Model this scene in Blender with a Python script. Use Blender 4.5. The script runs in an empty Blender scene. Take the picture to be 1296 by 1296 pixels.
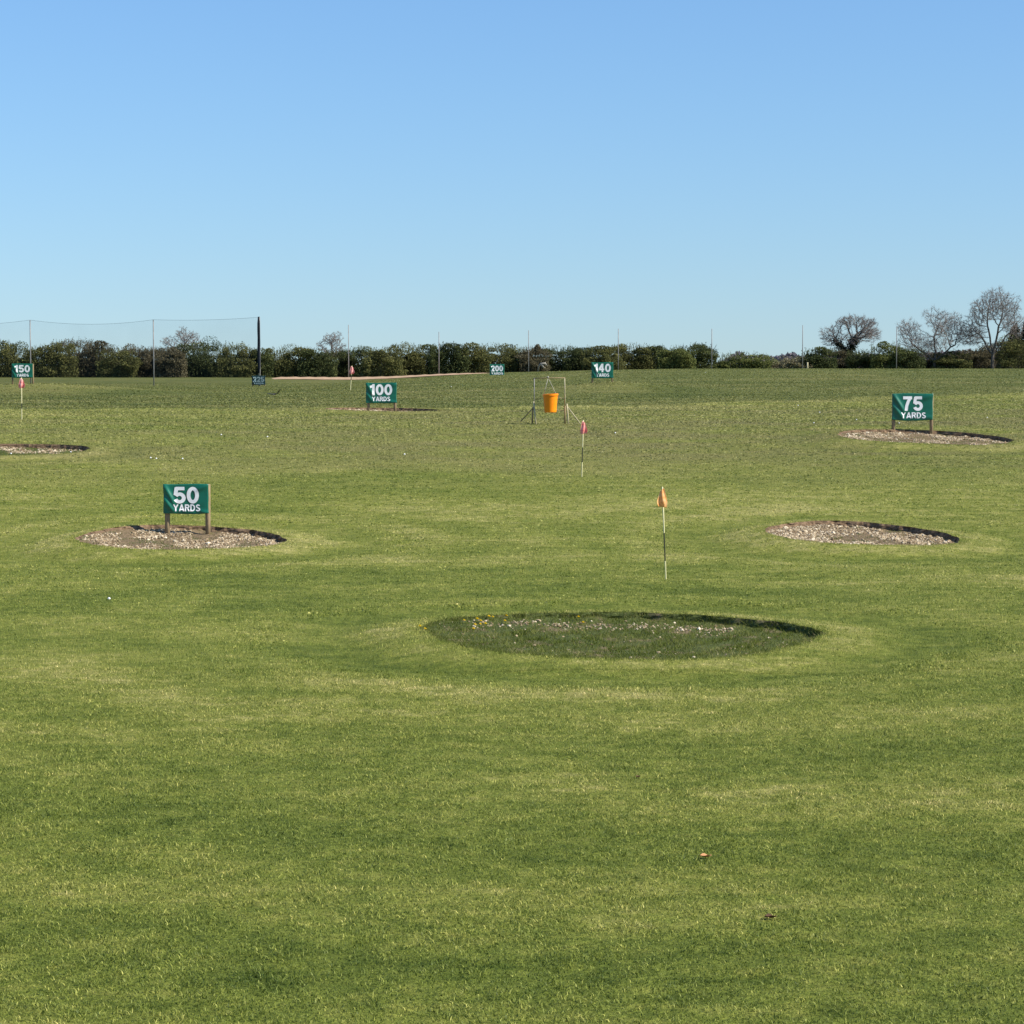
import bpy, bmesh, math, random
import numpy as np
from mathutils import Vector, Matrix
from mathutils.geometry import delaunay_2d_cdt

random.seed(7)
rng = np.random.default_rng(7)
sc = bpy.context.scene
C = sc.collection
PI = math.pi

# ------------------------------------------------------------------ camera model (photo is 1296 px square)
FOC = 3000.0
EYE = 3.4
PITCH = math.atan(192.0 / FOC)
cp, sp = math.cos(PITCH), math.sin(PITCH)


def ray(px, py):
    a, b = (px - 648.0) / FOC, (648.0 - py) / FOC
    return np.array([a, cp + b * sp, -sp + b * cp])


def at(px, py, d):
    """world point seen at photo pixel px,py when it stands d metres down the range"""
    r = ray(px, py)
    t = d / r[1]
    return np.array([r[0] * t, d, EYE + r[2] * t])


def ss(a, b, x):
    t = np.clip((np.asarray(x, float) - a) / (b - a), 0, 1)
    return t * t * (3 - 2 * t)


_D = np.array([-80, 0, 12, 20, 29, 36, 45, 56, 69, 80, 91, 100, 115, 130, 150, 183, 220, 260, 300, 400, 600, 1000, 3000.])
_P = np.array([3.4, 3.4, 3.42, 3.42, 3.39, 3.35, 3.24, 2.73, 2.12, 1.99, 1.96, 1.89, 1.75, 1.6, 1.42, 1.15, 1.23, 1.42, 1.6, 1.95, 2.4, 3.2, 6.])
_xd = np.arange(-80, 3000, 1.0)
_yd = np.interp(_xd, _D, _P)
_k = np.exp(-0.5 * (np.arange(-15, 16) / 4.0) ** 2)
_k /= _k.sum()
_yd = np.convolve(np.pad(_yd, 15, mode='edge'), _k, 'valid')


def base_z(x, y):
    x = np.asarray(x, float)
    y = np.asarray(y, float)
    drop = np.interp(y, _xd, _yd)
    left = ss(0, 20, -x) * ss(90, 206, y) * (1.05 - 0.45 * ss(206, 300, y)) * (1 - ss(420, 800, y))
    right = -0.44 * ss(-6, 18, x) * ss(90, 205, y) * (1 - ss(420, 800, y))
    z = EYE - drop - left - right
    z = z + 0.55 * np.exp(-((x + 27.5) / 7.5) ** 2 - ((y - 138) / 7.0) ** 2)      # mound under the 150 sign
    z = z + 0.42 * np.exp(-((x - 5.5) / 3.6) ** 2 - ((y - 128) / 6.0) ** 2)       # mound under the 140 sign
    z = z + 0.012 * np.sin(x * 0.9 + 1.3 * np.sin(y * 0.23)) * np.sin(y * 0.37 + 0.7) + 0.014 * np.sin(x * 0.31 + y * 0.17)
    return z


# ------------------------------------------------------------------ bunkers: centre px, radius from px
def hit(px, py, f=base_z):
    r = ray(px, py)
    lo = 5.0
    d = 5.0
    while d < 900:
        z = EYE + r[2] * d / r[1]
        if z < f(r[0] * d / r[1], d):
            break
        lo = d
        d += 0.25 if d < 120 else 1.0
    hi = d
    for _ in range(30):
        m = 0.5 * (lo + hi)
        if EYE + r[2] * m / r[1] < f(r[0] * m / r[1], m):
            hi = m
        else:
            lo = m
    d = hi
    x = r[0] * d / r[1]
    return np.array([x, d, float(f(x, d))])


class Pit:
    def __init__(s, xl, xr, yt, yb, depth, lip, seed, ry=None):
        near = hit((xl + xr) / 2, yb)[1]
        far = hit((xl + xr) / 2, yt)[1]
        yc = hit((xl + xr) / 2, (yt + yb) / 2 - 1)[1]
        s.c = np.array([((xl + xr) / 2 - 648) / FOC * yc, yc])
        s.rx = (xr - xl) / 2 / FOC * yc
        s.ry = ry if ry else min(max((far - near) / 2, s.rx * 0.75), s.rx * 1.25)
        s.depth, s.lip, s.ph = depth, lip, seed

    def rad(s, th):
        k = 1 + 0.035 * np.sin(3 * th + s.ph) + 0.02 * np.sin(5 * th + 2 * s.ph) + 0.009 * np.sin(13 * th + s.ph) + 0.006 * np.sin(23 * th + 3 * s.ph) + 0.004 * np.sin(41 * th + 5 * s.ph)
        return k

    def q(s, x, y):
        u, v = (x - s.c[0]) / s.rx, (y - s.c[1]) / s.ry
        th = np.arctan2(v, u)
        return np.hypot(u, v) / s.rad(th), th

    def rim(s, th):
        k = s.rad(th)
        return s.c[0] + s.rx * k * np.cos(th), s.c[1] + s.ry * k * np.sin(th)

    flat = 0.16

    def dep(s, th):      # wall height round the rim: deep at the right and back, shallow in front and on the left
        a = 0.5 + 0.5 * np.cos(th - 0.55)
        return s.depth * (s.flat + (1 - s.flat) * a ** 1.1)


PITS = {
    'A': Pit(532, 1036, 780, 839, 0.09, 0.06, 0.4),
    'B': Pit(97, 358, 673.5, 703, 0.095, 0.10, 1.7),
    'C': Pit(969, 1212, 667, 696.5, 0.105, 0.09, 2.9),
    'D': Pit(1062, 1279, 545.5, 570, 0.11, 0.10, 4.1),
    'E': Pit(-95, 116, 566, 580, 0.12, 0.07, 5.2),
    'F': Pit(408, 556, 518.5, 524, 0.14, 0.07, 0.9, 2.3),
}

PITS['A'].flat = 0.04


def ground_z(x, y):
    z = base_z(x, y)
    x = np.asarray(x, float)
    y = np.asarray(y, float)
    for p in PITS.values():
        q, th = p.q(x, y)
        r = np.maximum((q - 1) * p.rx, 0)
        side = 0.40 + 0.9 * (0.5 - 0.5 * np.cos(th)) + 0.25 * np.maximum(np.sin(th), 0)
        z = z + p.lip * side * np.exp(-(r / 0.7) ** 2) - 0.05 * np.exp(-((r - 1.3) / 0.6) ** 2) * (r > 0)
    return z


def place(px, py):
    return hit(px, py, ground_z)


# ------------------------------------------------------------------ object helpers
def tag(o, label=None, cat=None, group=None, kind=None):
    if label:
        o['label'] = label
    if cat:
        o['category'] = cat
    if group:
        o['group'] = group
    if kind:
        o['kind'] = kind
    return o


def empty(name, loc, label=None, cat=None, group=None):
    o = bpy.data.objects.new(name, None)
    o.empty_display_size = 0.2
    C.objects.link(o)
    o.location = Vector(loc)
    return tag(o, label, cat, group)


def link(name, me, mat, parent=None, world=True):
    """mesh data in world coordinates; parented to a thing standing at parent.location"""
    for m in (mat if isinstance(mat, (list, tuple)) else [mat]):
        me.materials.append(m)
    o = bpy.data.objects.new(name, me)
    C.objects.link(o)
    if parent is not None:
        o.parent = parent
        if world:
            p, L = parent, Vector((0, 0, 0))
            while p is not None:
                L += p.location
                p = p.parent
            me.transform(Matrix.Translation(-L))
    return o


def mesh_np(V, tris=None, quads=None, attrs=None, smooth=False, midx=None):
    V = np.asarray(V, np.float32)
    me = bpy.data.meshes.new('m')
    nt = 0 if tris is None else len(tris)
    nq = 0 if quads is None else len(quads)
    loops, start = [], []
    if nt:
        loops.append(np.asarray(tris, np.int32).ravel())
        start.append(np.arange(nt, dtype=np.int32) * 3)
    if nq:
        loops.append(np.asarray(quads, np.int32).ravel())
        start.append(nt * 3 + np.arange(nq, dtype=np.int32) * 4)
    loops = np.concatenate(loops)
    start = np.concatenate(start)
    me.vertices.add(len(V))
    me.vertices.foreach_set('co', V.ravel())
    me.loops.add(len(loops))
    me.loops.foreach_set('vertex_index', loops)
    me.polygons.add(nt + nq)
    me.polygons.foreach_set('loop_start', start)
    if midx is not None:
        me.polygons.foreach_set('material_index', np.asarray(midx, np.int32))
    me.polygons.foreach_set('use_smooth', np.full(nt + nq, smooth, bool))
    me.update(calc_edges=True)
    for k, v in (attrs or {}).items():
        a = me.attributes.new(k, 'FLOAT', 'POINT')
        a.data.foreach_set('value', np.asarray(v, np.float32))
    return me


class Geo:
    def __init__(s):
        s.V, s.T, s.Q, s.A, s.n = [], [], [], [], 0

    def add(s, V, tris=None, quads=None, a=None):
        V = np.asarray(V, float)
        if tris is not None and len(tris):
            s.T.append(np.asarray(tris) + s.n)
        if quads is not None and len(quads):
            s.Q.append(np.asarray(quads) + s.n)
        s.V.append(V)
        s.A.append(np.full(len(V), 0.5) if a is None else np.broadcast_to(a, (len(V),)))
        s.n += len(V)
        return s

    def mesh(s, smooth=False):
        return mesh_np(np.concatenate(s.V), np.concatenate(s.T) if s.T else None,
                       np.concatenate(s.Q) if s.Q else None, {'var': np.concatenate(s.A)}, smooth)

    def tube(s, pts, rad, n=8, a=None, cap=True):
        pts = [np.asarray(p, float) for p in pts]
        if not hasattr(rad, '__len__'):
            rad = [rad] * len(pts)
        rings = []
        for i, p in enumerate(pts):
            d = pts[min(i + 1, len(pts) - 1)] - pts[max(i - 1, 0)]
            d = d / (np.linalg.norm(d) + 1e-9)
            u = np.cross(d, [0.31, 0.95, 0.05] if abs(d[2]) > 0.7 else [0, 0, 1.])
            u /= np.linalg.norm(u)
            w = np.cross(d, u)
            t = np.arange(n) * 2 * PI / n
            rings.append(p + rad[i] * (np.cos(t)[:, None] * u + np.sin(t)[:, None] * w))
        V = np.concatenate(rings)
        Q = []
        for i in range(len(pts) - 1):
            for k in range(n):
                k2 = (k + 1) % n
                Q.append((i * n + k, i * n + k2, (i + 1) * n + k2, (i + 1) * n + k))
        T = []
        if cap:
            c0, c1 = len(V), len(V) + 1
            V = np.concatenate([V, [pts[0]], [pts[-1]]])
            m = (len(pts) - 1) * n
            for k in range(n):
                k2 = (k + 1) % n
                T.append((c0, k2, k))
                T.append((c1, m + k, m + k2))
        return s.add(V, T, Q, a)

    def box(s, c, size, a=None):
        c, h = np.asarray(c, float), np.asarray(size, float) / 2
        V = np.array([[x, y, z] for x in (-1, 1) for y in (-1, 1) for z in (-1, 1)]) * h + c
        return s.add(V, None, [(0, 1, 3, 2), (4, 6, 7, 5), (0, 4, 5, 1), (2, 3, 7, 6), (0, 2, 6, 4), (1, 5, 7, 3)], a)


# ------------------------------------------------------------------ materials
class NT:
    def __init__(s, name):
        s.m = bpy.data.materials.new(name)
        s.m.use_nodes = True
        s.t = s.m.node_tree
        s.t.nodes.clear()
        s.out = s.t.nodes.new('ShaderNodeOutputMaterial')

    def n(s, typ, **kw):
        nd = s.t.nodes.new('ShaderNode' + typ)
        for k, v in kw.items():
            if k.startswith('i_'):
                nd.inputs[k[2:].replace('_', ' ')].default_value = v
            else:
                setattr(nd, k, v)
        return nd

    def l(s, a, b):
        s.t.links.new(a, b)

    def noise(s, vec, scale, detail=3, rough=0.6):
        nd = s.n('TexNoise')
        nd.inputs['Scale'].default_value = scale
        nd.inputs['Detail'].default_value = detail
        nd.inputs['Roughness'].default_value = rough
        s.l(vec, nd.inputs['Vector'])
        return nd.outputs['Fac']

    def ramp(s, fac, stops):
        nd = s.n('ValToRGB')
        cr = nd.color_ramp
        while len(cr.elements) < len(stops):
            cr.elements.new(0.5)
        for e, (p, c) in zip(cr.elements, stops):
            e.position = p
            e.color = (*c, 1) if len(c) == 3 else c
        s.l(fac, nd.inputs['Fac'])
        return nd.outputs['Color']

    def math(s, op, a, b=None, clamp=False):
        nd = s.n('Math', operation=op, use_clamp=clamp)
        for i, v in enumerate((a, b)):
            if v is None:
                continue
            if isinstance(v, (int, float)):
                nd.inputs[i].default_value = v
            else:
                s.l(v, nd.inputs[i])
        return nd.outputs[0]

    def mix(s, f, a, b, blend='MIX'):
        nd = s.n('Mix', data_type='RGBA', blend_type=blend)
        for sock, v in ((nd.inputs[0], f), (nd.inputs[6], a), (nd.inputs[7], b)):
            if isinstance(v, (int, float)):
                sock.default_value = v
            elif isinstance(v, tuple):
                sock.default_value = (*v, 1)
            else:
                s.l(v, sock)
        return nd.outputs[2]

    def attr(s, name):
        return s.n('Attribute', attribute_name=name).outputs['Fac']

    def obj(s):
        return s.n('TexCoord').outputs['Object']

    def bsdf(s, col, rough=0.8, spec=0.3, metal=0.0, normal=None, rsock=None):
        b = s.n('BsdfPrincipled')
        if isinstance(col, tuple):
            b.inputs['Base Color'].default_value = (*col, 1)
        else:
            s.l(col, b.inputs['Base Color'])
        b.inputs['Roughness'].default_value = rough
        b.inputs['Specular IOR Level'].default_value = spec
        b.inputs['Metallic'].default_value = metal
        if normal is not None:
            s.l(normal, b.inputs['Normal'])
        return b

    def bump(s, h, strength, dist):
        nd = s.n('Bump')
        nd.inputs['Strength'].default_value = strength
        nd.inputs['Distance'].default_value = dist
        s.l(h, nd.inputs['Height'])
        return nd.outputs['Normal']

    def done(s, shader):
        s.l(shader, s.out.inputs['Surface'])
        return s.m


def translucent(t, col, b, fac):
    tr = t.n('BsdfTranslucent')
    t.l(col, tr.inputs['Color'])
    mx = t.n('MixShader')
    mx.inputs[0].default_value = fac
    t.l(b.outputs[0], mx.inputs[1])
    t.l(tr.outputs[0], mx.inputs[2])
    return mx.outputs[0]


def simple(name, col, rough=0.7, spec=0.3, metal=0.0, var=0.25, scale=8.0, bump=0.0):
    t = NT(name)
    o = t.obj()
    f = t.noise(o, scale, 4)
    lo = tuple(c * (1 - var) for c in col)
    hi = tuple(min(c * (1 + var), 1) for c in col)
    c = t.ramp(f, [(0.3, lo), (0.7, hi)])
    b = t.bsdf(c, rough, spec, metal, t.bump(f, bump, 0.02) if bump else None)
    return t.done(b.outputs[0])


def lawn_tone(t):
    """shared colour field of the turf: greener and drier patches, mown streaks, rough grass, worn band, painted rim shade"""
    v = t.obj()
    mp = t.n('Mapping')
    mp.inputs['Scale'].default_value = (0.55, 1.0, 1.0)
    t.l(v, mp.inputs['Vector'])
    vs = mp.outputs[0]
    n1 = t.noise(vs, 0.16, 3, 0.55)
    n2 = t.noise(vs, 0.9, 4, 0.65)
    n3 = t.noise(v, 5.0, 4, 0.65)
    n4 = t.noise(vs, 2.3, 3, 0.6)
    a = t.math('MULTIPLY', n1, 0.26)
    a = t.math('ADD', a, t.math('MULTIPLY', n2, 0.19))
    a = t.math('ADD', a, t.math('MULTIPLY', n4, 0.22))
    a = t.math('ADD', a, t.math('MULTIPLY', n3, 0.33))
    dry_shade = t.attr('dry_shade')
    a2 = t.math('ADD', a, t.math('MULTIPLY', dry_shade, 0.055))
    short = t.ramp(a2, [(0.37, LAWN[0]), (0.475, LAWN[1]), (0.56, LAWN[2]), (0.66, LAWN[3])])
    worn = t.math('MULTIPLY', t.attr('worn'), t.ramp(t.noise(vs, 0.35, 4, 0.7), [(0.34, (0.12, 0.12, 0.12)), (0.60, (1, 1, 1))]))
    short = t.mix(worn, short, LAWN[4])
    rn = t.math('ADD', t.noise(vs, 0.25, 5, 0.7), t.math('MULTIPLY', dry_shade, 0.16))
    long = t.ramp(rn, [(0.35, ROUGH[0]), (0.5, ROUGH[1]), (0.66, ROUGH[2])])
    return t.mix(t.attr('rough'), short, long), n2, n3, v


LAWN = [(0.079, 0.113, 0.017), (0.151, 0.184, 0.032), (0.226, 0.243, 0.053), (0.368, 0.343, 0.122), (0.205, 0.184, 0.078)]
ROUGH = [(0.090, 0.110, 0.026), (0.130, 0.143, 0.038), (0.184, 0.178, 0.060)]


def mat_lawn():
    t = NT('lawn')
    col, n2, n3, v = lawn_tone(t)
    fine = t.noise(v, 22.0, 4, 0.7)
    mid = t.noise(v, 2.2, 4, 0.7)
    col = t.mix(0.75, col, t.ramp(fine, [(0.3, (0.45, 0.45, 0.4)), (0.55, (0.85, 0.85, 0.8)), (0.75, (1.3, 1.25, 1.1))]), 'MULTIPLY')
    col = t.mix(0.6, col, t.ramp(mid, [(0.3, (0.62, 0.66, 0.6)), (0.65, (1.12, 1.1, 1.05))]), 'MULTIPLY')
    h = t.math('ADD', t.math('MULTIPLY', mid, 2.0), fine)
    b = t.bsdf(col, 0.9, 0.1, normal=t.bump(h, 0.55, 0.06))
    return t.done(b.outputs[0])


def mat_blade(name='grass_blades', gain=1.25):
    t = NT(name)
    col, n2, n3, v = lawn_tone(t)
    var = t.attr('var')
    k = t.ramp(var, [(0.0, (0.26 * gain, 0.36 * gain, 0.24 * gain)), (0.5, (gain, gain, gain)), (0.8, (1.4 * gain, 1.32 * gain, 1.35 * gain)), (1.0, (2.6 * gain, 2.2 * gain, 3.0 * gain))])
    col = t.mix(1.0, col, k, 'MULTIPLY')
    b = t.bsdf(col, 0.55, 0.25)
    return t.done(translucent(t, col, b, 0.3))


def mat_leaf(name, stops, fac=0.2):
    t = NT(name)
    col = t.ramp(t.attr('var'), stops)
    b = t.bsdf(col, 0.8, 0.06)
    return t.done(translucent(t, col, b, fac))


def mat_vinyl(name, col):
    t = NT(name)
    f = t.noise(t.obj(), 5.0, 4)
    c = t.ramp(f, [(0.3, tuple(x * 0.8 for x in col)), (0.62, tuple(x * 1.1 for x in col)), (0.78, tuple(min(1, x * 1.2 + 0.012) for x in col))])
    b = t.bsdf(c, 0.38, 0.5, normal=t.bump(t.noise(t.obj(), 14, 3), 0.12, 0.02))
    return t.done(b.outputs[0])


def mat_wood(name, lo, hi):
    t = NT(name)
    mp = t.n('Mapping')
    mp.inputs['Scale'].default_value = (14, 14, 1.6)
    t.l(t.obj(), mp.inputs['Vector'])
    f = t.noise(mp.outputs[0], 3.0, 5, 0.7)
    c = t.ramp(f, [(0.3, lo), (0.7, hi)])
    return t.done(t.bsdf(c, 0.85, 0.15, normal=t.bump(f, 0.4, 0.01)).outputs[0])


def mat_floor(name, earth, moss, mossy):
    t = NT(name)
    v = t.obj()
    e = t.ramp(t.noise(v, 9.0, 5, 0.7), [(0.3, tuple(c * 0.55 for c in earth)), (0.55, earth), (0.75, tuple(min(1, c * 1.5) for c in earth))])
    m = t.ramp(t.noise(v, 12.0, 4, 0.7), [(0.3, tuple(c * 0.6 for c in moss)), (0.7, tuple(c * 1.3 for c in moss))])
    f = t.ramp(t.noise(v, 1.4, 4, 0.6), [(0.62 - mossy, (0, 0, 0)), (0.72 - mossy, (1, 1, 1))])
    c = t.mix(f, e, m)
    return t.done(t.bsdf(c, 0.95, 0.1, normal=t.bump(t.noise(v, 14.0, 5, 0.7), 0.8, 0.06)).outputs[0])


M = {}
M['lawn'] = mat_lawn()
M['blade'] = mat_blade()
M['blade_rough'] = mat_blade('rough_blades', 1.3)
M['vinyl'] = mat_vinyl('green_vinyl', (0.003, 0.125, 0.074))
M['vinyl_dark'] = mat_vinyl('dark_vinyl', (0.006, 0.032, 0.034))  # darker copy of the green vinyl, with dimmer ink, for one board
M['ink_dull'] = simple('dull_ink', (0.22, 0.30, 0.30), 0.6, 0.3, var=0.5, scale=2.5)
M['white_ink'] = simple('white_ink', (0.88, 0.88, 0.85), 0.45, 0.4, var=0.05)
M['post'] = mat_wood('round_post_wood', (0.16, 0.115, 0.065), (0.38, 0.285, 0.165))
M['stake'] = mat_wood('pale_stake_wood', (0.30, 0.27, 0.15), (0.56, 0.50, 0.32))
M['pole_white'] = simple('pole_cream', (0.66, 0.61, 0.33), 0.5, 0.4, var=0.12)
M['pole_black'] = simple('pole_black', (0.045, 0.048, 0.022), 0.5, 0.4, var=0.2)
M['steel'] = simple('weathered_pole', (0.24, 0.235, 0.22), 0.6, 0.4, 0.2, var=0.25, scale=2)
M['black'] = simple('black_netting', (0.008, 0.012, 0.018), 0.8, 0.2, var=0.3)
M['rope'] = simple('rope', (0.42, 0.40, 0.34), 0.9, 0.1)
M['darkrope'] = simple('net_rope', (0.06, 0.07, 0.08), 0.9, 0.1)
M['orange'] = simple('orange_plastic', (0.90, 0.26, 0.005), 0.4, 0.3, var=0.08, scale=3)
M['flag_orange'] = None
M['ball'] = simple('golf_ball', (0.85, 0.85, 0.82), 0.4, 0.5, var=0.04)
M['stone'] = mat_leaf('gravel_stone', [(0.0, (0.12, 0.083, 0.045)), (0.45, (0.27, 0.20, 0.118)), (0.75, (0.48, 0.385, 0.25)), (1.0, (0.74, 0.65, 0.48))], 0.0)
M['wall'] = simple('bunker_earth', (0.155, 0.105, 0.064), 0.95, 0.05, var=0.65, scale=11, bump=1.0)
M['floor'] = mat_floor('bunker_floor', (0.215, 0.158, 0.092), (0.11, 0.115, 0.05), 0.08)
M['floor_moss'] = mat_floor('bunker_floor_weedy', (0.20, 0.155, 0.09), (0.085, 0.105, 0.032), 0.26)
M['bark'] = simple('bark', (0.10, 0.088, 0.075), 0.9, 0.1, var=0.4, scale=3)
M['bark_pale'] = simple('bark_twig', (0.225, 0.195, 0.172), 0.9, 0.1, var=0.3, scale=2)
M['ivy'] = mat_leaf('ivy', [(0, (0.012, 0.018, 0.008)), (0.6, (0.035, 0.045, 0.018)), (1, (0.07, 0.08, 0.035))])
M['olive'] = mat_leaf('hedge_olive', [(0, (0.038, 0.042, 0.017)), (0.5, (0.125, 0.129, 0.046)), (0.85, (0.219, 0.219, 0.074)), (1, (0.354, 0.334, 0.125))], 0.32)
M['dark'] = mat_leaf('hedge_dark', [(0, (0.021, 0.030, 0.014)), (0.5, (0.073, 0.090, 0.034)), (0.9, (0.151, 0.171, 0.060)), (1, (0.236, 0.246, 0.096))], 0.32)
M['brown'] = mat_leaf('hedge_brown', [(0, (0.048, 0.044, 0.025)), (0.5, (0.132, 0.117, 0.066)), (0.9, (0.205, 0.181, 0.108)), (1, (0.293, 0.259, 0.167))], 0.3)
M['green'] = mat_leaf('hedge_green', [(0, (0.041, 0.051, 0.016)), (0.5, (0.138, 0.158, 0.049)), (0.9, (0.226, 0.242, 0.077)), (1, (0.323, 0.323, 0.122))], 0.32)
M['pale'] = mat_leaf('hedge_pale', [(0, (0.090, 0.081, 0.041)), (0.5, (0.234, 0.207, 0.108)), (1, (0.450, 0.414, 0.270))])
M['conifer'] = mat_leaf('conifer', [(0, (0.006, 0.010, 0.007)), (0.6, (0.018, 0.026, 0.016)), (1, (0.04, 0.05, 0.03))], 0.1)
M['farwood'] = mat_leaf('far_wood', [(0, (0.095, 0.087, 0.098)), (0.5, (0.160, 0.146, 0.160)), (1, (0.200, 0.180, 0.180))], 0.1)  # distance haze is put into this paler, bluish colour
M['yellow'] = simple('petals', (0.85, 0.62, 0.01), 0.6, 0.2, var=0.12, scale=30)
M['stem'] = simple('stem', (0.10, 0.16, 0.03), 0.7, 0.2)
M['leaf_tan'] = simple('leaf_tan', (0.52, 0.27, 0.12), 0.7, 0.2, var=0.3, scale=30)
M['leaf_brown'] = simple('leaf_brown', (0.10, 0.055, 0.03), 0.7, 0.2, var=0.3, scale=30)
M['stubble'] = simple('stubble', (0.42, 0.29, 0.18), 0.95, 0.05, var=0.3, scale=1.5, bump=0.5)
M['feather'] = simple('crow_feather', (0.010, 0.010, 0.012), 0.5, 0.4, var=0.2)
M['deadwood'] = simple('bleached_wood', (0.25, 0.235, 0.19), 0.9, 0.1, var=0.3)


def mat_cloth(name, c1, c2):
    t = NT(name)
    f = t.noise(t.obj(), 9.0, 3)
    c = t.ramp(f, [(0.35, c1), (0.65, c2)])
    b = t.bsdf(c, 0.8, 0.2)
    return t.done(translucent(t, c, b, 0.4))


M['flag_orange'] = mat_cloth('flag_orange', (0.95, 0.47, 0.13), (0.97, 0.74, 0.42))
M['flag_red'] = mat_cloth('flag_red', (0.86, 0.24, 0.21), (0.95, 0.68, 0.62))


def mat_net():
    t = NT('net_mesh')
    tr = t.n('BsdfTransparent')
    b = t.bsdf((0.03, 0.05, 0.06), 0.8, 0.1)
    mx = t.n('MixShader')
    f = t.ramp(t.noise(t.obj(), 0.35, 3), [(0.3, (0.05, 0.05, 0.05)), (0.7, (0.10, 0.10, 0.10))])
    t.l(f, mx.inputs[0])
    t.l(tr.outputs[0], mx.inputs[1])
    t.l(b.outputs[0], mx.inputs[2])
    return t.done(mx.outputs[0])


M['net'] = mat_net()

# ------------------------------------------------------------------ turf attributes
_RE = [(-200, 517.5), (0, 517.5), (300, 517), (600, 515.5), (900, 510.5), (1100, 503), (1296, 497.5), (1500, 491)]
_re = np.array([[*hit(a, b)[:2]] for a, b in _RE])


def rough_edge(x):
    return np.interp(x, _re[:, 0], _re[:, 1])


def turf_attrs(x, y):
    e = rough_edge(x) + 0.9 * np.sin(x * 0.8) + 0.6 * np.sin(x * 2.3 + 1)
    rough = ss(-0.6, 0.6, y - e)
    dry_shade = (ss(30, 48, y) * (1 - 0.5 * ss(52, 60, y)) * 0.9 + 0.5 * ss(19, 24, y) * (1 - ss(25, 31, y))) + 0.9 * np.exp(-((y - e + 3) / 5) ** 2)
    dry_shade = dry_shade - 0.2 * (1 - ss(13, 19, y))
    dry_shade = dry_shade * (1 - rough)
    m1 = np.exp(-((x + 27.5) / 6.0) ** 2 - ((y - 136) / 7.0) ** 2) + 0.9 * np.exp(-((x - 5.0) / 3.4) ** 2 - ((y - 125) / 6.0) ** 2)
    m2 = np.exp(-((x + 21.5) / 1.6) ** 2 - ((y - 128) / 9.0) ** 2) + np.exp(-((x - 8.3) / 1.5) ** 2 - ((y - 121) / 8.0) ** 2)
    dry_shade = dry_shade + rough * (0.9 * m1 - 1.1 * m2)
    rough = rough * (1 - 0.35 * np.clip(m1, 0, 1))
    worn = (ss(50, 64, y) * (1 - 0.35 * ss(88, 100, y))) * (0.50 + 0.30 * ss(-14, 4, x))
    ra = np.hypot(x - PITS['A'].c[0] + 0.5, (y - PITS['A'].c[1]) * 0.9)
    dry_shade = dry_shade + 0.55 * np.cos(ra * 2 * PI / 3.3 + 0.6) * ss(4.5, 7, ra) * (1 - ss(10, 17, ra)) + 0.32 * np.sin((y + 0.18 * x + 1.2 * np.sin(x * 0.21)) * 2 * PI / 4.6) * (1 - ss(30, 60, y))
    for p in PITS.values():
        q, th = p.q(x, y)
        r = (q - 1) * p.rx
        dry_shade = dry_shade + (1.55 * np.cos((r - 0.45) * 2 * PI / 2.1) * np.exp(-np.maximum(r, 0) / 2.6) + 0.5 * np.exp(-((r - 0.3) / 0.3) ** 2) * np.cos(th)) * (r > -0.3)  # mowing rings; the cosine term paints rim shade on the left, sunlit tone right
    return {'rough': rough, 'dry_shade': np.clip(dry_shade, -1.6, 1.6), 'worn': worn}


# ------------------------------------------------------------------ the lawn sheet with real holes for the bunkers
def build_lawn():
    pts = []
    y = -20.0
    rows = []
    while y < 3000:
        step = 0.9 if y < 115 else (1.6 if y < 240 else (5 if y < 420 else y * 0.09))
        if y < 8:
            step = 4
        half = 12 + 0.34 * max(y, 0) + (0 if y < 240 else (y - 240) * 1.2)
        nx = int(2 * half / max(step, 0.9 if y < 60 else 1.2)) + 1
        xs = np.linspace(-half, half, nx)
        rows.append((y, xs))
        y += step
    for i, (y, xs) in enumerate(rows):
        o = (xs[1] - xs[0]) * 0.5 if i % 2 else 0
        for x in xs:
            pts.append((x + o * 0.98, y))
    P = np.array(pts)
    keep = np.ones(len(P), bool)
    rings, edges = [], []
    for p in PITS.values():
        q, th = p.q(P[:, 0], P[:, 1])
        keep &= (q - 1) * p.rx > 1.75
    P = P[keep]
    extra = []
    n0 = len(P)
    NR = 180
    for p in PITS.values():
        th = np.arange(NR) * 2 * PI / NR
        for j, dr in enumerate((0, 0.1, 0.25, 0.42, 0.65, 0.95, 1.3)):
            X, Y = p.rim(th + (0.5 * 2 * PI / NR if j % 2 else 0))
            k = 1 + dr / p.rx
            X, Y = p.c[0] + (X - p.c[0]) * k, p.c[1] + (Y - p.c[1]) * k
            if j == 0:
                s = n0 + sum(len(e) for e in extra)
                edges += [(s + a, s + (a + 1) % NR) for a in range(NR)]
            extra.append(np.stack([X, Y], 1))
    P = np.concatenate([P] + extra)
    vs, es, fs, *_ = delaunay_2d_cdt([Vector(p) for p in P], edges, [], 0, 1e-5)
    V = np.array([(v[0], v[1]) for v in vs])
    F = np.array([f for f in fs if len(f) == 3])
    cen = V[F].mean(1)
    ok = np.ones(len(F), bool)
    for p in PITS.values():
        q, th = p.q(cen[:, 0], cen[:, 1])
        ok &= q > 0.999
    F = F[ok]
    a, b, c = V[F[:, 0]], V[F[:, 1]], V[F[:, 2]]
    flip = ((b - a)[:, 0] * (c - a)[:, 1] - (b - a)[:, 1] * (c - a)[:, 0]) < 0
    F[flip] = F[flip][:, [0, 2, 1]]
    Z = ground_z(V[:, 0], V[:, 1])
    me = mesh_np(np.column_stack([V, Z]), F, None, turf_attrs(V[:, 0], V[:, 1]), True)
    return tag(link('lawn', me, M['lawn']), kind='structure')


build_lawn()


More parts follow.
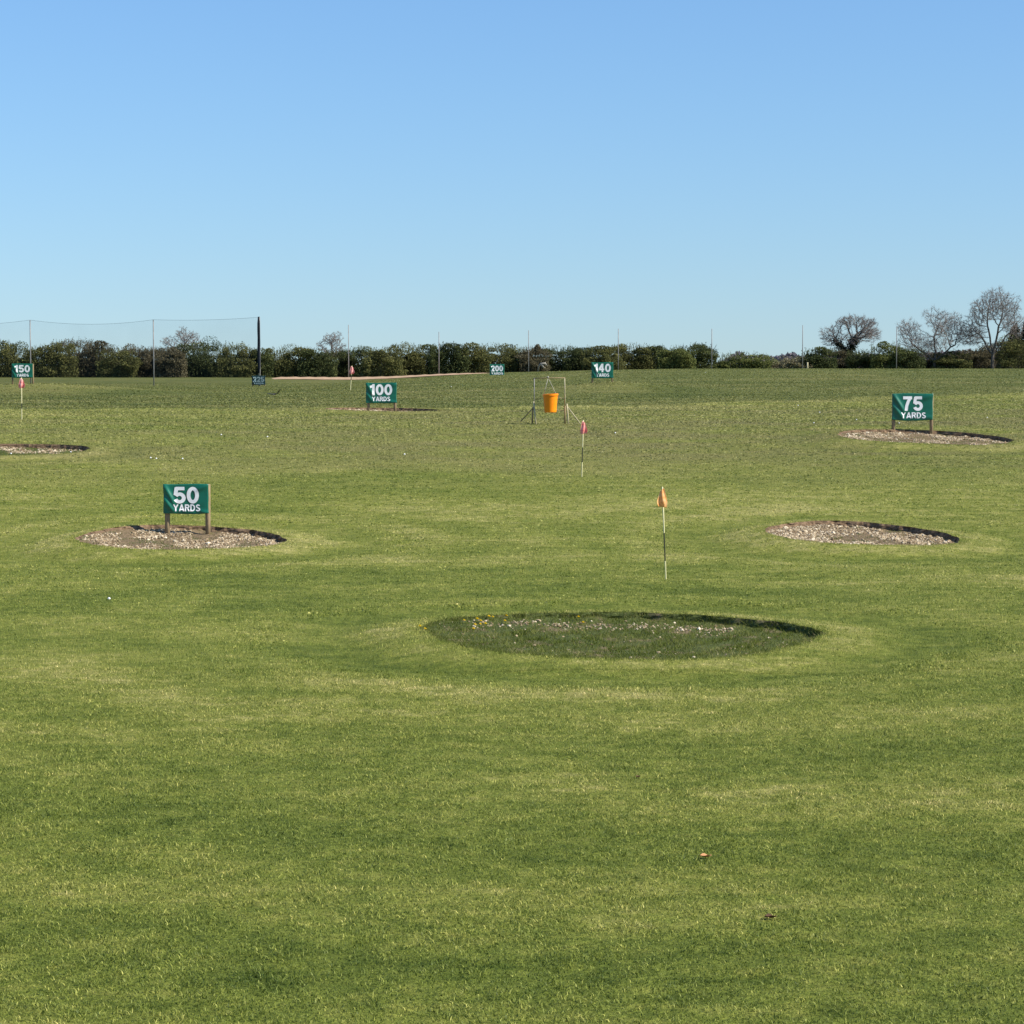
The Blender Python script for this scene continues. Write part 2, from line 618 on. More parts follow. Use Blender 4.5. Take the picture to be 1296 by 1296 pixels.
# ------------------------------------------------------------------ grass blades
def in_pits(x, y, m=0.0):
    k = np.zeros(len(x), bool)
    for p in PITS.values():
        q, th = p.q(x, y)
        k |= (q - 1) * p.rx < m
    return k


def blades(x, y, z, h, w, lean=0.8, five=False, r=rng):
    n = len(x)
    th = r.uniform(0, 2 * PI, n)
    ph = r.uniform(0, 2 * PI, n)
    ln = r.uniform(0.15, 1.0, n) * lean * h
    b = np.stack([x, y, z], 1)
    side = np.stack([np.cos(th), np.sin(th), np.zeros(n)], 1) * (w * 0.5)[:, None]
    off = np.stack([np.cos(ph), np.sin(ph), np.zeros(n)], 1)
    up = np.array([0, 0, 1.0])
    tip = b + off * ln[:, None] + up * h[:, None]
    b = b - up * 0.012
    if five:
        mid = b + off * (ln * 0.35)[:, None] + up * (h * 0.6 + 0.012)[:, None]
        V = np.stack([b - side, b + side, mid + side * 0.8, mid - side * 0.8, tip], 1).reshape(-1, 3)
        i = np.arange(n)[:, None] * 5
        return V, i + np.array([3, 2, 4]), i + np.array([0, 1, 2, 3]), 5
    V = np.stack([b - side, b + side, tip], 1).reshape(-1, 3)
    return V, np.arange(n)[:, None] * 3 + np.array([0, 1, 2]), None, 3


def scatter(d0, d1, dens, half=0.238):
    """random points in the view wedge (and a margin either side) with density dens(d) per square metre"""
    ds = np.linspace(d0, d1, 400)
    pdf = dens(ds) * 2 * (half * ds + 0.6)
    tot = np.trapezoid(pdf, ds) if hasattr(np, 'trapezoid') else np.trapz(pdf, ds)
    cdf = np.cumsum(pdf)
    cdf /= cdf[-1]
    n = int(tot)
    d = np.interp(rng.uniform(0, 1, n), cdf, ds)
    x = rng.uniform(-1, 1, n) * (half * d + 0.6)
    return x, d


def build_grass(name, x, y, h, w, lean, five, mat, vs=1.0):
    ok = ~in_pits(x, y, 0.015)
    x, y, h, w = x[ok], y[ok], h[ok], w[ok]
    z = ground_z(x, y)
    V, T, Q, k = blades(x, y, z, h, w, lean, five)
    at_ = turf_attrs(x, y)
    at_['var'] = np.clip(rng.beta(2.2, 2.2, len(x)) + (rng.uniform(0, 1, len(x)) > 0.955) * 0.5, 0, 1)
    at_['var'] = np.clip(0.5 + (at_['var'] - 0.5) * vs * (1.12 - 0.78 * ss(30, 60, y)), 0, 1)
    me = mesh_np(V, T, Q, {a: np.repeat(v, k) for a, v in at_.items()})
    return tag(link(name, me, mat), kind='stuff')


x, y = scatter(11.3, 26, lambda d: 3600 - 135 * (d - 11.3))
cl = 0.5 + 0.5 * np.sin(x * 7.3 + 2 * np.sin(y * 3.1)) * np.sin(y * 5.7 + 1.7 * np.sin(x * 4.3))
build_grass('mown_grass', x, y, rng.uniform(0.008, 0.024, len(x)) * (0.6 + 0.8 * cl), rng.uniform(0.0035, 0.008, len(x)), 2.6, True, M['blade'])
x, y = scatter(11.3, 128, lambda d: np.where(d < 26, 300.0, 300 * (26 / np.maximum(d, 26)) ** 2))
keep = y < rough_edge(x)
x, y = x[keep], y[keep]
px = np.maximum(y, 20) / 2370
build_grass('grass_tufts', x, y, np.where(y < 26, rng.uniform(1.2, 2.8, len(x)) * px, np.minimum(rng.uniform(0.5, 1.2, len(x)) * px, 0.035)), np.where(y < 26, rng.uniform(0.6, 1.4, len(x)), rng.uniform(1.5, 5.0, len(x))) * px, 1.6, False, M['blade'], 0.85)
fx, fy = [], []
for p in PITS.values():
    a = rng.uniform(0, 2 * PI, 5200)
    X, Y = p.rim(a)
    k = 1 + (0.015 + rng.uniform(0, 1, 5200) ** 2 * 0.16) / p.rx
    fx.append(p.c[0] + (X - p.c[0]) * k)
    fy.append(p.c[1] + (Y - p.c[1]) * k)
fx, fy = np.concatenate(fx), np.concatenate(fy)
build_grass('mown_grass', fx, fy, rng.uniform(0.012, 0.034, len(fx)), rng.uniform(0.006, 0.014, len(fx)), 2.0, False, M['blade'])
x, y = scatter(26, 128, lambda d: 1300 * (26 / d) ** 2.4)
px = y / 2370
keep = y < rough_edge(x)
x, y, px = x[keep], y[keep], px[keep]
build_grass('mown_grass', x, y, rng.uniform(0.016, 0.040, len(x)) * (1 + 0.006 * (y - 26)), np.maximum(0.005, rng.uniform(0.25, 0.6, len(x)) * px), 1.0, False, M['blade'])
x, y = scatter(84, 235, lambda d: 34 * (95 / d) ** 1.6)
keep = y > rough_edge(x) + 0.5 * np.sin(x * 3.1)
x, y = x[keep], y[keep]
build_grass('rough_grass', x, y, rng.uniform(0.012, 0.05, len(x)), rng.uniform(0.05, 0.14, len(x)), 3.0, False, M['blade_rough'], 0.3)


# ------------------------------------------------------------------ bunkers
def icos():
    bm = bmesh.new()
    bmesh.ops.create_icosphere(bm, subdivisions=1, radius=1)
    V = np.array([v.co[:] for v in bm.verts])
    F = np.array([[v.index for v in f.verts] for f in bm.faces])
    bm.free()
    return V, F


ICO_V, ICO_F = icos()


def stones(P, size, var):
    n = len(P)
    k = len(ICO_V)
    sc_ = size[:, None, None] * rng.uniform(0.55, 1.25, (n, 1, 3)) * rng.uniform(0.75, 1.2, (n, k, 1))
    V = ICO_V[None] * sc_
    V[:, :, 2] *= 0.7
    a = rng.uniform(0, 2 * PI, n)
    c, s = np.cos(a)[:, None], np.sin(a)[:, None]
    V = np.stack([V[:, :, 0] * c - V[:, :, 1] * s, V[:, :, 0] * s + V[:, :, 1] * c, V[:, :, 2]], 2)
    V = (V + P[:, None, :]).reshape(-1, 3)
    F = (ICO_F[None] + (np.arange(n) * k)[:, None, None]).reshape(-1, 3)
    return mesh_np(V, F, None, {'var': np.repeat(var, k)})


def pit_floor_z(p, x, y):
    q, th = p.q(x, y)
    q = np.minimum(q, 1)
    rx, ry = p.rim(th)
    zr = ground_z(p.c[0] + (rx - p.c[0]) * 1.0005, p.c[1] + (ry - p.c[1]) * 1.0005) - p.dep(th)
    zc = float(base_z(p.c[0], p.c[1])) - p.depth * 0.36
    f = q ** 2.2
    return zr * f + zc * (1 - f) + 0.012 * np.sin(x * 5.1 + y * 2.3) * (1 - f) + 0.010 * np.sin(x * 11 - y * 7)


def build_pit(key, label, fmat, nst, cover, moss_n=0, size=(0.012, 0.04), wmat=None):
    p = PITS[key]
    cz = float(base_z(p.c[0], p.c[1]))
    root = empty('gravel_bunker', (p.c[0], p.c[1], cz), label, 'bunker', 'round gravel bunkers cut into the lawn')
    n = 180
    th = np.arange(n) * 2 * PI / n
    X, Y = p.rim(th)
    ZT = ground_z(X, Y)
    V, Q = [], []
    dz = p.dep(th)
    jit = rng.uniform(-0.02, 0.02, (4, n)) + (0.010 * np.sin(th * 17 + p.ph) + 0.009 * np.sin(th * 29 + 2 * p.ph) + 0.008 * np.sin(th * 47 + p.ph * 3)) * np.array([[0], [1], [1], [0]])
    for j, f in enumerate((0.0, 0.35, 0.7, 1.08)):       # lip, two rings down the bank, foot under the floor
        k = 1 - (0.05 * f + (0 if j == 0 else jit[j])) / p.rx
        V.append(np.stack([p.c[0] + (X - p.c[0]) * k, p.c[1] + (Y - p.c[1]) * k, ZT - dz * f - (0.01 if j == 3 else 0)], 1))
    for j in range(3):
        for i in range(n):
            i2 = (i + 1) % n
            Q.append((j * n + i, j * n + i2, (j + 1) * n + i2, (j + 1) * n + i))
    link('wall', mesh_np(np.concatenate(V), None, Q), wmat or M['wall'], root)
    V, Q = [], []
    qs = np.array([0.985, 0.93, 0.85, 0.75, 0.62, 0.48, 0.34, 0.2, 0.08])
    for q in qs:
        xx, yy = p.c[0] + (X - p.c[0]) * q, p.c[1] + (Y - p.c[1]) * q
        V.append(np.stack([xx, yy, pit_floor_z(p, xx, yy)], 1))
    V.append(np.array([[p.c[0], p.c[1], float(pit_floor_z(p, p.c[0], p.c[1]))]]))
    for j in range(len(qs) - 1):
        for i in range(n):
            i2 = (i + 1) % n
            Q.append((j * n + i, j * n + i2, (j + 1) * n + i2, (j + 1) * n + i))
    T = [((len(qs) - 1) * n + i, (len(qs) - 1) * n + (i + 1) % n, len(qs) * n) for i in range(n)]
    link('floor', mesh_np(np.concatenate(V), T, Q, None, True), fmat, root)
    # loose stones, thick where the cover function says
    r = np.sqrt(rng.uniform(0, 1, nst * 5)) * 0.97
    a = rng.uniform(0, 2 * PI, nst * 5)
    X, Y = p.rim(a)
    x, y = p.c[0] + (X - p.c[0]) * r, p.c[1] + (Y - p.c[1]) * r
    u, v = (x - p.c[0]) / p.rx, (y - p.c[1]) / p.ry
    keep = rng.uniform(0, 1, len(x)) < cover(u, v)
    x, y = x[keep][:nst], y[keep][:nst]
    s = rng.uniform(*size, len(x)) * (1 + (rng.uniform(0, 1, len(x)) > 0.93) * 0.8)
    z = pit_floor_z(p, x, y) + s * 0.15
    tag(link('gravel', stones(np.stack([x, y, z], 1), s, rng.beta(2, 1.7, len(x))), M['stone'], root), kind='stuff')
    if wmat:
        a = rng.uniform(0, 2 * PI, 7000)
        f = rng.uniform(0, 1, 7000)
        X, Y = p.rim(a)
        k = 1 - 0.05 * f / p.rx
        x, y = p.c[0] + (X - p.c[0]) * k, p.c[1] + (Y - p.c[1]) * k
        V, T, Q, k = blades(x, y, ground_z(X, Y) - p.dep(a) * f, rng.uniform(0.015, 0.045, len(x)), rng.uniform(0.006, 0.014, len(x)), 1.6)
        tag(link('bank_weeds', mesh_np(V, T, None, {'var': np.repeat(rng.beta(2, 2.6, len(x)), k)}), M['weeds'], root), kind='stuff')
    if moss_n:
        r = np.sqrt(rng.uniform(0, 1, moss_n)) * 0.98
        a = rng.uniform(0, 2 * PI, moss_n)
        X, Y = p.rim(a)
        x, y = p.c[0] + (X - p.c[0]) * r, p.c[1] + (Y - p.c[1]) * r
        u, v = (x - p.c[0]) / p.rx, (y - p.c[1]) / p.ry
        keep = rng.uniform(0, 1, len(x)) > cover(u, v) * 1.3
        x, y = x[keep], y[keep]
        z = pit_floor_z(p, x, y)
        V, T, Q, k = blades(x, y, z, rng.uniform(0.010, 0.045, len(x)), rng.uniform(0.005, 0.016, len(x)), 1.8)
        me = mesh_np(V, T, None, {'var': np.repeat(np.clip(rng.beta(2, 2.2, len(x)) * 0.75 + 0.3 * (lump(u[keep], v[keep], 7, 0.9) - 0.35), 0, 1), k)})
        tag(link('weeds', me, M['weeds'], root), kind='stuff')
    return root


M['weeds'] = mat_leaf('weeds', [(0, (0.068, 0.092, 0.014)), (0.40, (0.132, 0.165, 0.030)), (0.70, (0.240, 0.235, 0.075)), (1, (0.45, 0.40, 0.22))], 0.35)


def lump(u, v, f, s):
    return 0.5 + 0.5 * np.sin(u * f + s) * np.sin(v * f * 0.8 + 2 * s) + 0.25 * np.sin(u * f * 2.7 + v * 3 + s)


CLAMP = lambda f, lo: np.clip((f - lo) * 1.8, 0, 1)
build_pit('A', 'weedy bunker, largest and nearest of all, with yellow dandelions along its back edge', M['floor_moss'], 2600,
          lambda u, v: np.clip(np.exp(-((v - (0.60 - 0.25 * u * u - 0.1 * u)) / 0.12) ** 2) * 0.5 * (u > -0.95) * (u < 0.62) * CLAMP(lump(u, v, 11, 2), 0.05) + 0.03 * lump(u, v, 9, 1), 0, 1), 30000, (0.008, 0.022), M['floor_moss'])
build_pit('B', 'gravel bunker around the posts of the 50 yards sign', M['floor'], 5200,
          lambda u, v: CLAMP(lump(u, v, 6, 0.6) + 0.25 * (u > 0.3) - 0.1 * (v < -0.3), 0.22), 3500, (0.007, 0.026))
build_pit('C', 'gravel bunker without a sign, to the right of the orange flag', M['floor'], 5600,
          lambda u, v: CLAMP(lump(u, v, 5, 2.2) + 0.35 * (u < -0.2) + 0.2 * (v > 0.5), 0.22), 3500, (0.007, 0.028))
build_pit('D', 'gravel bunker around the posts of the 75 yards sign', M['floor'], 5000,
          lambda u, v: CLAMP(lump(u, v, 6, 1.2) + 0.2 * (v > 0.3), 0.40), 6000, (0.009, 0.030))
build_pit('E', 'dark gravel bunker cut off by the left edge of the photo', M['floor_moss'], 2000,
          lambda u, v: CLAMP(lump(u, v, 5, 0.3) * 0.7 + 0.35 * (v > 0.45), 0.35), 8000, (0.009, 0.030))
build_pit('F', 'flat gravel bunker under the 100 yards sign', M['floor'], 3200,
          lambda u, v: CLAMP(lump(u, v, 5, 0.3), 0.25), 3000, (0.012, 0.036))


# ------------------------------------------------------------------ lettering
def arc(cx, cy, rx, ry, a0, a1, n=14):
    t = np.radians(np.linspace(a0, a1, n))
    return [(cx + rx * math.cos(a), cy + ry * math.sin(a)) for a in t]


def glyph(ch, w):
    """list of (centre line, closed?) strokes in a cell of height 1; width follows"""
    h = w / 2
    if ch == '0':
        return [(arc(0.33, 0.5, 0.33 - h, 0.5 - h, 90, 450, 30), True)], 0.66
    if ch == '1':
        return [([(0.33, 0.0), (0.33, 1.0)], False), ([(0.33 - h * 0.2, 1 - h * 1.1), (0.20, 0.80), (0.05, 0.745)], False)], 0.46
    if ch == '2':
        return [(arc(0.33, 0.70, 0.32 - h, 0.30 - h, 175, -35, 18) + [(0.36, 0.36), (0.16, h * 1.9)], False), ([(0.03, h), (0.63, h)], False)], 0.66
    if ch == '4':
        return [([(0.44, 0.0), (0.44, 1.0)], False), ([(0.40, 0.93), (0.08, 0.33)], False), ([(0.02, 0.22 + h), (0.64, 0.22 + h)], False)], 0.68
    if ch == '5':
        return [([(0.12, 1 - h), (0.60, 1 - h)], False), ([(0.17, 0.96), (0.11, 0.50)], False), (arc(0.33, 0.335, 0.33 - h, 0.335 - h, 150, -160, 26), False)], 0.66
    if ch == '7':
        return [([(0.03, 1 - h), (0.63, 1 - h)], False), ([(0.54, 0.95), (0.38, 0.66), (0.28, 0.36), (0.24, 0.0)], False)], 0.64
    if ch == 'Y':
        return [([(0.08, 1.0), (0.36, 0.47)], False), ([(0.64, 1.0), (0.36, 0.47)], False), ([(0.36, 0.5), (0.36, 0.0)], False)], 0.72
    if ch == 'A':
        return [([(0.09, 0.0), (0.37, 1.0)], False), ([(0.65, 0.0), (0.37, 1.0)], False), ([(0.18, 0.27), (0.56, 0.27)], False)], 0.74
    if ch == 'R':
        return [([(h, 0.0), (h, 1.0)], False), ([(h, 1 - h), (0.36, 1 - h)] + arc(0.36, 0.72, 0.28 - h, 0.28 - h, 80, -80, 10) + [(0.36, 0.44 + h), (h, 0.44 + h)], False), ([(0.36, 0.50), (0.58, 0.0)], False)], 0.68
    if ch == 'D':
        return [([(h, 0.0), (h, 1.0)], False), ([(h, 1 - h), (0.28, 1 - h)] + arc(0.28, 0.5, 0.38 - h, 0.5 - h, 85, -85, 16) + [(0.28, h), (h, h)], False)], 0.68
    return [(arc(0.32, 0.73, 0.29 - h, 0.27 - h, 20, 260, 14) + arc(0.32, 0.27, 0.31 - h, 0.275 - h, 85, -165, 16), False)], 0.64


def text_mesh(body, rect_w, rect_h, wt, surf):
    """bold painted letters fitted to rect_w x rect_h; strokes stand 0.4 mm proud of one another"""
    bm = bmesh.new()
    x0 = 0.0
    lay = 0
    for ch in body:
        strokes, gw = glyph(ch, wt)
        for pts, closed in strokes:
            P = [np.array(p, float) for p in pts]
            if closed:
                P = P[:-1]
            fine = []
            m = len(P)
            for i in range(m if closed else m - 1):
                a, b = P[i], P[(i + 1) % m]
                k = max(1, int(np.linalg.norm(b - a) / 0.12))
                fine += [a + (b - a) * j / k for j in range(k)]
            if not closed:
                fine.append(P[-1])
            m = len(fine)
            row = []
            for i in range(m):
                a = fine[i - 1] if (i or closed) else fine[0]
                b = fine[(i + 1) % m] if (i < m - 1 or closed) else fine[-1]
                d = (b - a) / (np.linalg.norm(b - a) + 1e-9)
                nrm = np.array([-d[1], d[0]]) * wt / 2
                row.append([bm.verts.new((x0 + fine[i][0] + nrm[0] * f, lay * 0.0004, min(max(fine[i][1] + nrm[1] * f, 0.0), 1.0))) for f in (1, 0, -1)])
            for i in range(m if closed else m - 1):
                a, b = row[i], row[(i + 1) % m]
                for j in (0, 1):
                    bm.faces.new((a[j], a[j + 1], b[j + 1], b[j]))
            lay = (lay + 1) % 4
        x0 += gw + 0.055
    xs = [v.co.x for v in bm.verts]
    a, b = min(xs), max(xs)
    for v in bm.verts:
        v.co.x = (v.co.x - (a + b) / 2) / (b - a) * rect_w
        v.co.z = (v.co.z - 0.5) * rect_h
    return bm


def fold_fn(seed, W, H):
    r = random.Random(seed)
    j = lambda a: a + r.uniform(-0.06, 0.06)
    L = [(0.02, 0.97, j(0.27), j(0.30), 0.045, 0.020), (0.0, j(0.55), j(0.22), 0.06, 0.05, 0.016),
         (j(0.78), 0.10, 1.0, j(0.06), 0.04, 0.010), (j(0.8), 0.8, 0.99, 0.98, 0.06, 0.010), (0.25, j(0.06), 0.75, j(0.10), 0.03, 0.006)]
    L = [(a, b, c, d, w, h * 2.2 * r.uniform(0.7, 1.25)) for a, b, c, d, w, h in L]

    def f(u, v):
        u = np.asarray(u, float)
        v = np.asarray(v, float)
        z = 0.004 * np.sin(u * 9 + seed) * np.sin(v * 5 + seed)
        for a, b, c, d, w, h in L:
            dx, dy = c - a, (d - b) * H / W
            LL = dx * dx + dy * dy
            pu, pv = u - a, (v - b) * H / W
            t = np.clip((pu * dx + pv * dy) / LL, 0, 1)
            dist2 = (pu - t * dx) ** 2 + (pv - t * dy) ** 2
            z = z + h * np.exp(-dist2 / (w * w)) * np.sin(PI * np.clip(t * 0.9 + 0.05, 0, 1)) ** 0.6
        return z
    return f


def sign(label, num, d, panel, numr, yardr, legs, post_w, seed, tilt=0.0, yards='YARDS', vin='vinyl', ink='white_ink'):
    x0, x1, y0, y1 = panel
    k = d / FOC
    base_py = legs[0][2]
    P0 = at((x0 + x1) / 2, y1, d)
    gz = float(ground_z(P0[0], d))
    root = empty('distance_sign', (P0[0], d, gz), label, 'sign', 'green yardage signs on the range')
    W, H = (x1 - x0) * k, (y1 - y0) * k
    cx = P0[0]
    cz = at((x0 + x1) / 2, (y0 + y1) / 2, d)[2]
    fr = fold_fn(seed, W, H)
    ca, sa = math.cos(tilt), math.sin(tilt)

    def wpt(lx, ly, lz):
        return np.stack([cx + lx * ca - lz * sa, d - 0.02 + ly, cz + lz * ca + lx * sa], -1)
    nu, nv = 44, 30
    U, Vv = np.meshgrid(np.linspace(0, 1, nu), np.linspace(0, 1, nv))
    lx, lz = (U - 0.5) * W, (Vv - 0.5) * H
    sag = -0.022 * H * np.sin(PI * U) * (1 - Vv) + 0.008 * H * np.sin(7 * U + seed) * (2 * Vv - 1)
    lx = lx - 0.008 * W * np.sin(PI * Vv) * (2 * U - 1) + 0.004 * W * np.sin(9 * Vv + seed) * np.abs(2 * U - 1)
    front = wpt(lx, -fr(U, Vv) - 0.012, lz + sag).reshape(-1, 3)
    back = wpt(lx, np.full(U.shape, 0.012), lz + sag).reshape(-1, 3)
    Q = []
    N = nu * nv
    for j in range(nv - 1):
        for i in range(nu - 1):
            a = j * nu + i
            Q.append((a, a + 1, a + nu + 1, a + nu))
            Q.append((N + a, N + a + nu, N + a + nu + 1, N + a + 1))
    ring = [i for i in range(nu)] + [j * nu + nu - 1 for j in range(1, nv)] + [(nv - 1) * nu + i for i in range(nu - 2, -1, -1)] + [j * nu for j in range(nv - 2, 0, -1)]
    for a, b in zip(ring, ring[1:] + ring[:1]):
        Q.append((b, a, N + a, N + b))
    pan = link('panel', mesh_np(np.concatenate([front, back]), None, Q, None, True), M[vin], root)
    for body, (a0, a1, b0, b1), bold in ((num, numr, 0.205), (yards, yardr, 0.18)):
        bm = text_mesh(body, (a1 - a0) * k, (b1 - b0) * k, bold, None)
        ox = ((a0 + a1) / 2 - (x0 + x1) / 2) * k
        oz = ((y0 + y1) / 2 - (b0 + b1) / 2) * k
        for v in bm.verts:
            X, Z = v.co.x + ox, v.co.z + oz
            dep = float(fr(X / W + 0.5, Z / H + 0.5)) + 0.012 + 0.005 + v.co.y
            v.co = Vector(wpt(X, -dep, Z))
        bm.normal_update()
        me = bpy.data.meshes.new('t')
        bm.to_mesh(me)
        bm.free()
        link('lettering', me, M[ink], pan)
    for (lx0, lx1, lyb) in legs:
        px_ = (lx0 + lx1) / 2
        r = (lx1 - lx0) / 2 * k
        xx = at(px_, y1, d)[0]
        yy = d + 0.012 + r
        top = at(px_, y0 + 0.4, d)[2]
        bot = min(float(ground_z(xx, yy)), at(px_, lyb, d)[2]) - 0.25
        g = Geo()
        g.tube([(xx, yy, bot), (xx, yy, (bot + top) / 2), (xx + 0.004, yy, top - 0.012), (xx + 0.004, yy, top)], [r * 1.02, r, r, r * 0.86], 14)
        link('post', g.mesh(True), M['post'], root)
    return root


YD = 0.9144
sign('green 50 yards banner on two round posts, nearest of the signs', '50', hit(236, 676)[1], (207, 264.5, 612.5, 649.8), (220.2, 252.3, 616, 637.2), (219.6, 254, 638.2, 647), [(208, 214.5, 676), (259.3, 265.8, 675.5)], 6.5, 3)
sign('green 75 yards banner on two posts, on the right side of the range', '75', hit(1155, 549)[1], (1128.7, 1180.5, 498, 531.6), (1142.5, 1167.5, 501.6, 520), (1140, 1171.5, 521.8, 529.4), [(1129, 1133.5, 550), (1177, 1181.5, 548)], 4.5, 5)
sign('green 100 yards banner on two pale posts, left of the hanging bucket', '100', hit(482, 521)[1], (463, 502.2, 484.5, 509.8), (468, 496.5, 486.2, 500.2), (470.8, 494, 502, 507.6), [(464.5, 468, 520.5), (498, 501.6, 520.5)], 3.5, 8)
sign('green 150 yards banner on a low mound, above the red flag by the left edge', '150', 150 * YD, (15, 41.6, 460.2, 478), (18.5, 38.2, 462, 471.3), (21, 36.5, 473, 476.8), [(14.6, 16.6, 483.5), (40.4, 42.6, 483.5)], 2, 12)
sign('green 140 yards banner sitting low on a grass mound', '140', 140 * YD, (748.4, 776.2, 458.6, 478.4), (752, 773, 460.3, 471), (754.5, 771, 472.6, 476.8), [(748.6, 751, 480.5), (773.8, 776, 480)], 2, 15)
sign('small green 200 yards banner in front of the hedge, farthest down the middle', '200', 200 * YD, (619.6, 638.4, 461, 475), (621.6, 636.6, 462.6, 470), (621.6, 636.6, 471.2, 474), [(619.8, 621.3, 476), (636.8, 638.3, 476)], 1.5, 21)
sign('dark 225 yards banner at the foot of the black net post', '225', 204.5, (318.8, 336, 475.4, 487), (320.4, 334.6, 476.9, 483.2), (321.2, 333.6, 484.2, 486.5), [(319, 320.6, 489), (334.2, 335.8, 489)], 1.5, 30, vin='vinyl_dark', ink='ink_dull')


# ------------------------------------------------------------------ flags
def flag(label, px_b, py_b, px_t, py_t, fl, mat, side, bands):
    P = place(px_b, py_b)
    d = P[1]
    k = d / FOC
    T = at(px_t, py_t, d)
    root = empty('practice_flag', P, label, 'flag', 'flagsticks on the practice lawn')
    g = []
    r = 0.007 + 0.0001 * d
    B = P - np.array([0, 0, 0.08])
    parts_V, parts_Q, mid = Geo(), None, []
    pts = [B + (T - B) * t for t in bands]
    n = 10
    V, Q = [], []
    for i, p in enumerate(pts):
        a = np.arange(n) * 2 * PI / n
        V.append(np.stack([p[0] + r * np.cos(a), p[1] + r * np.sin(a), np.full(n, p[2])], 1))
    for i in range(len(pts) - 1):
        for j in range(n):
            Q.append((i * n + j, i * n + (j + 1) % n, (i + 1) * n + (j + 1) % n, (i + 1) * n + j))
            mid.append(i % 2)
    top = (len(pts) - 1) * n
    Q += [(top, top + 1, top + 2 + k_, top + 3 + k_) for k_ in ()]
    V.append(np.array([pts[-1] + np.array([0, 0, 0.008])]))
    Tt = [(top + j, top + (j + 1) % n, len(pts) * n) for j in range(n)]
    me = mesh_np(np.concatenate(V), Tt, Q, None, True, [(len(pts) - 2) % 2] * n + mid)
    link('flagstick', me, [M['pole_white'], M['pole_black']], root)
    # limp cloth hanging in folds from the top of the stick
    f0, f1, w = fl            # photo rows of its top and bottom, width px
    H = (f1 - f0) * k
    W = w * k
    na, nb = 26, 22
    Vv, Q = [], []
    for s_ in (0, 1):
        for b in range(nb):
            for a in range(na):
                u, v = a / (na - 1), b / (nb - 1)
                spread = (0.38 + 0.62 * min(1, v * 1.5)) * (1 - 0.22 * max(0, v - 0.8) / 0.2)
                x = side * (u - 0.40) * W * 1.15 * spread
                fold = 0.17 * W * math.sin(u * 8.5 + v * 2.2) * (0.35 + 0.65 * u) * spread
                zz = -v * H * (1 - 0.22 * u) - u * H * 0.16 - 0.01
                p = pts[-1] + np.array([x, fold - r - 0.33 * W * spread + 0.004 * s_, zz])
                p[0] += (B[0] - T[0]) / (T[2] - B[2]) * (-zz)
                Vv.append(p)
    N = na * nb
    for b in range(nb - 1):
        for a in range(na - 1):
            i = b * na + a
            Q.append((i, i + na, i + na + 1, i + 1))
            Q.append((N + i, N + i + 1, N + i + na + 1, N + i + na))
    rg = list(range(na)) + [j * na + na - 1 for j in range(1, nb)] + [(nb - 1) * na + i for i in range(na - 2, -1, -1)] + [j * na for j in range(nb - 2, 0, -1)]
    for a, b in zip(rg, rg[1:] + rg[:1]):
        Q.append((a, b, N + b, N + a))
    link('cloth', mesh_np(np.array(Vv), None, Q, None, True), mat, root)
    return root


flag('orange flag hanging limp on a black and cream banded stick, nearest of the flags', 843, 733, 838.3, 616.5, (617, 642, 11.5), M['flag_orange'], -1, (0, 0.24, 0.53, 1))
flag('faded red flag on a banded stick in front of the bucket frame', 736.2, 603.5, 738.3, 532, (533, 550, 8), M['flag_red'], 1, (0, 0.30, 0.55, 1))
flag('red flag on a cream stick standing below the 150 yards sign', 27.6, 531, 27.2, 478, (479, 492, 7.5), M['flag_red'], 1, (0, 0.30, 0.42, 1))
flag('small distant red flag on a thin stick, up and left of the 100 yards sign', 443.4, 494, 445.5, 463, (463.5, 474, 5.6), M['flag_red'], 1, (0, 0.45, 0.65, 1))

# ------------------------------------------------------------------ bucket frame
DB = hit(697, 537)[1]


def B(px, py, dy=0.0):
    p = at(px, py, DB)
    p[1] += dy
    return p


gz = float(ground_z(B(697, 537)[0], DB))
fr = empty('bucket_frame', (B(697, 537)[0], DB, gz), 'rickety frame of pale stakes and poles with slanting braces, holding the orange bucket', 'target frame')


def rod(name, pts, r, mat, root, n=8):
    g = Geo()
    g.tube(pts, r, n)
    return link(name, g.mesh(True), mat, root)


rod('crossbar', [B(674.8, 478.8), B(693, 478.2), B(715.6, 478.3)], 0.014, M['post'], fr)
rod('upright', [B(676.2, 479), B(676.2, 495), B(676, 515)], [0.016, 0.015, 0.018], M['steel'], fr)
rod('upright', [B(714.6, 478.6), B(715, 497), B(715.3, 514)], [0.017, 0.017, 0.018], M['stake'], fr)
rod('stake', [B(675.4, 508, -0.04), B(677, 525, -0.06), B(678.9, 541, -0.08)], [0.022, 0.025, 0.027], M['stake'], fr)
rod('stake', [B(674.6, 515, 0.12), B(673.6, 537.5, 0.18)], 0.024, M['post'], fr)
rod('stake', [B(717.4, 511, -0.05), B(718.6, 525, -0.06), B(719.6, 540.5, -0.08)], [0.024, 0.026, 0.027], M['stake'], fr)
rod('stake', [B(715.2, 513, 0.12), B(715.3, 536.5, 0.18)], 0.026, M['post'], fr)
rod('brace', [B(674.6, 516.5, 0.05), B(659, 533.5, 0.3)], 0.018, M['post'], fr)
rod('brace', [B(718, 514.5, -0.04), B(736, 538.5, -0.1)], 0.019, M['stake'], fr)
rod('rail', [B(675, 518.6, 0.14), B(715, 519.3, 0.14)], 0.011, M['post'], fr)
g = Geo()
c = B(693.6, 477.6, -0.02)
g.tube([c + (0, 0, 0.035), c + (0, 0, 0.02), c, c - (0, 0, 0.02)], [0.008, 0.028, 0.03, 0.01], 10)
link('rope_knot', g.mesh(True), M['rope'], fr)

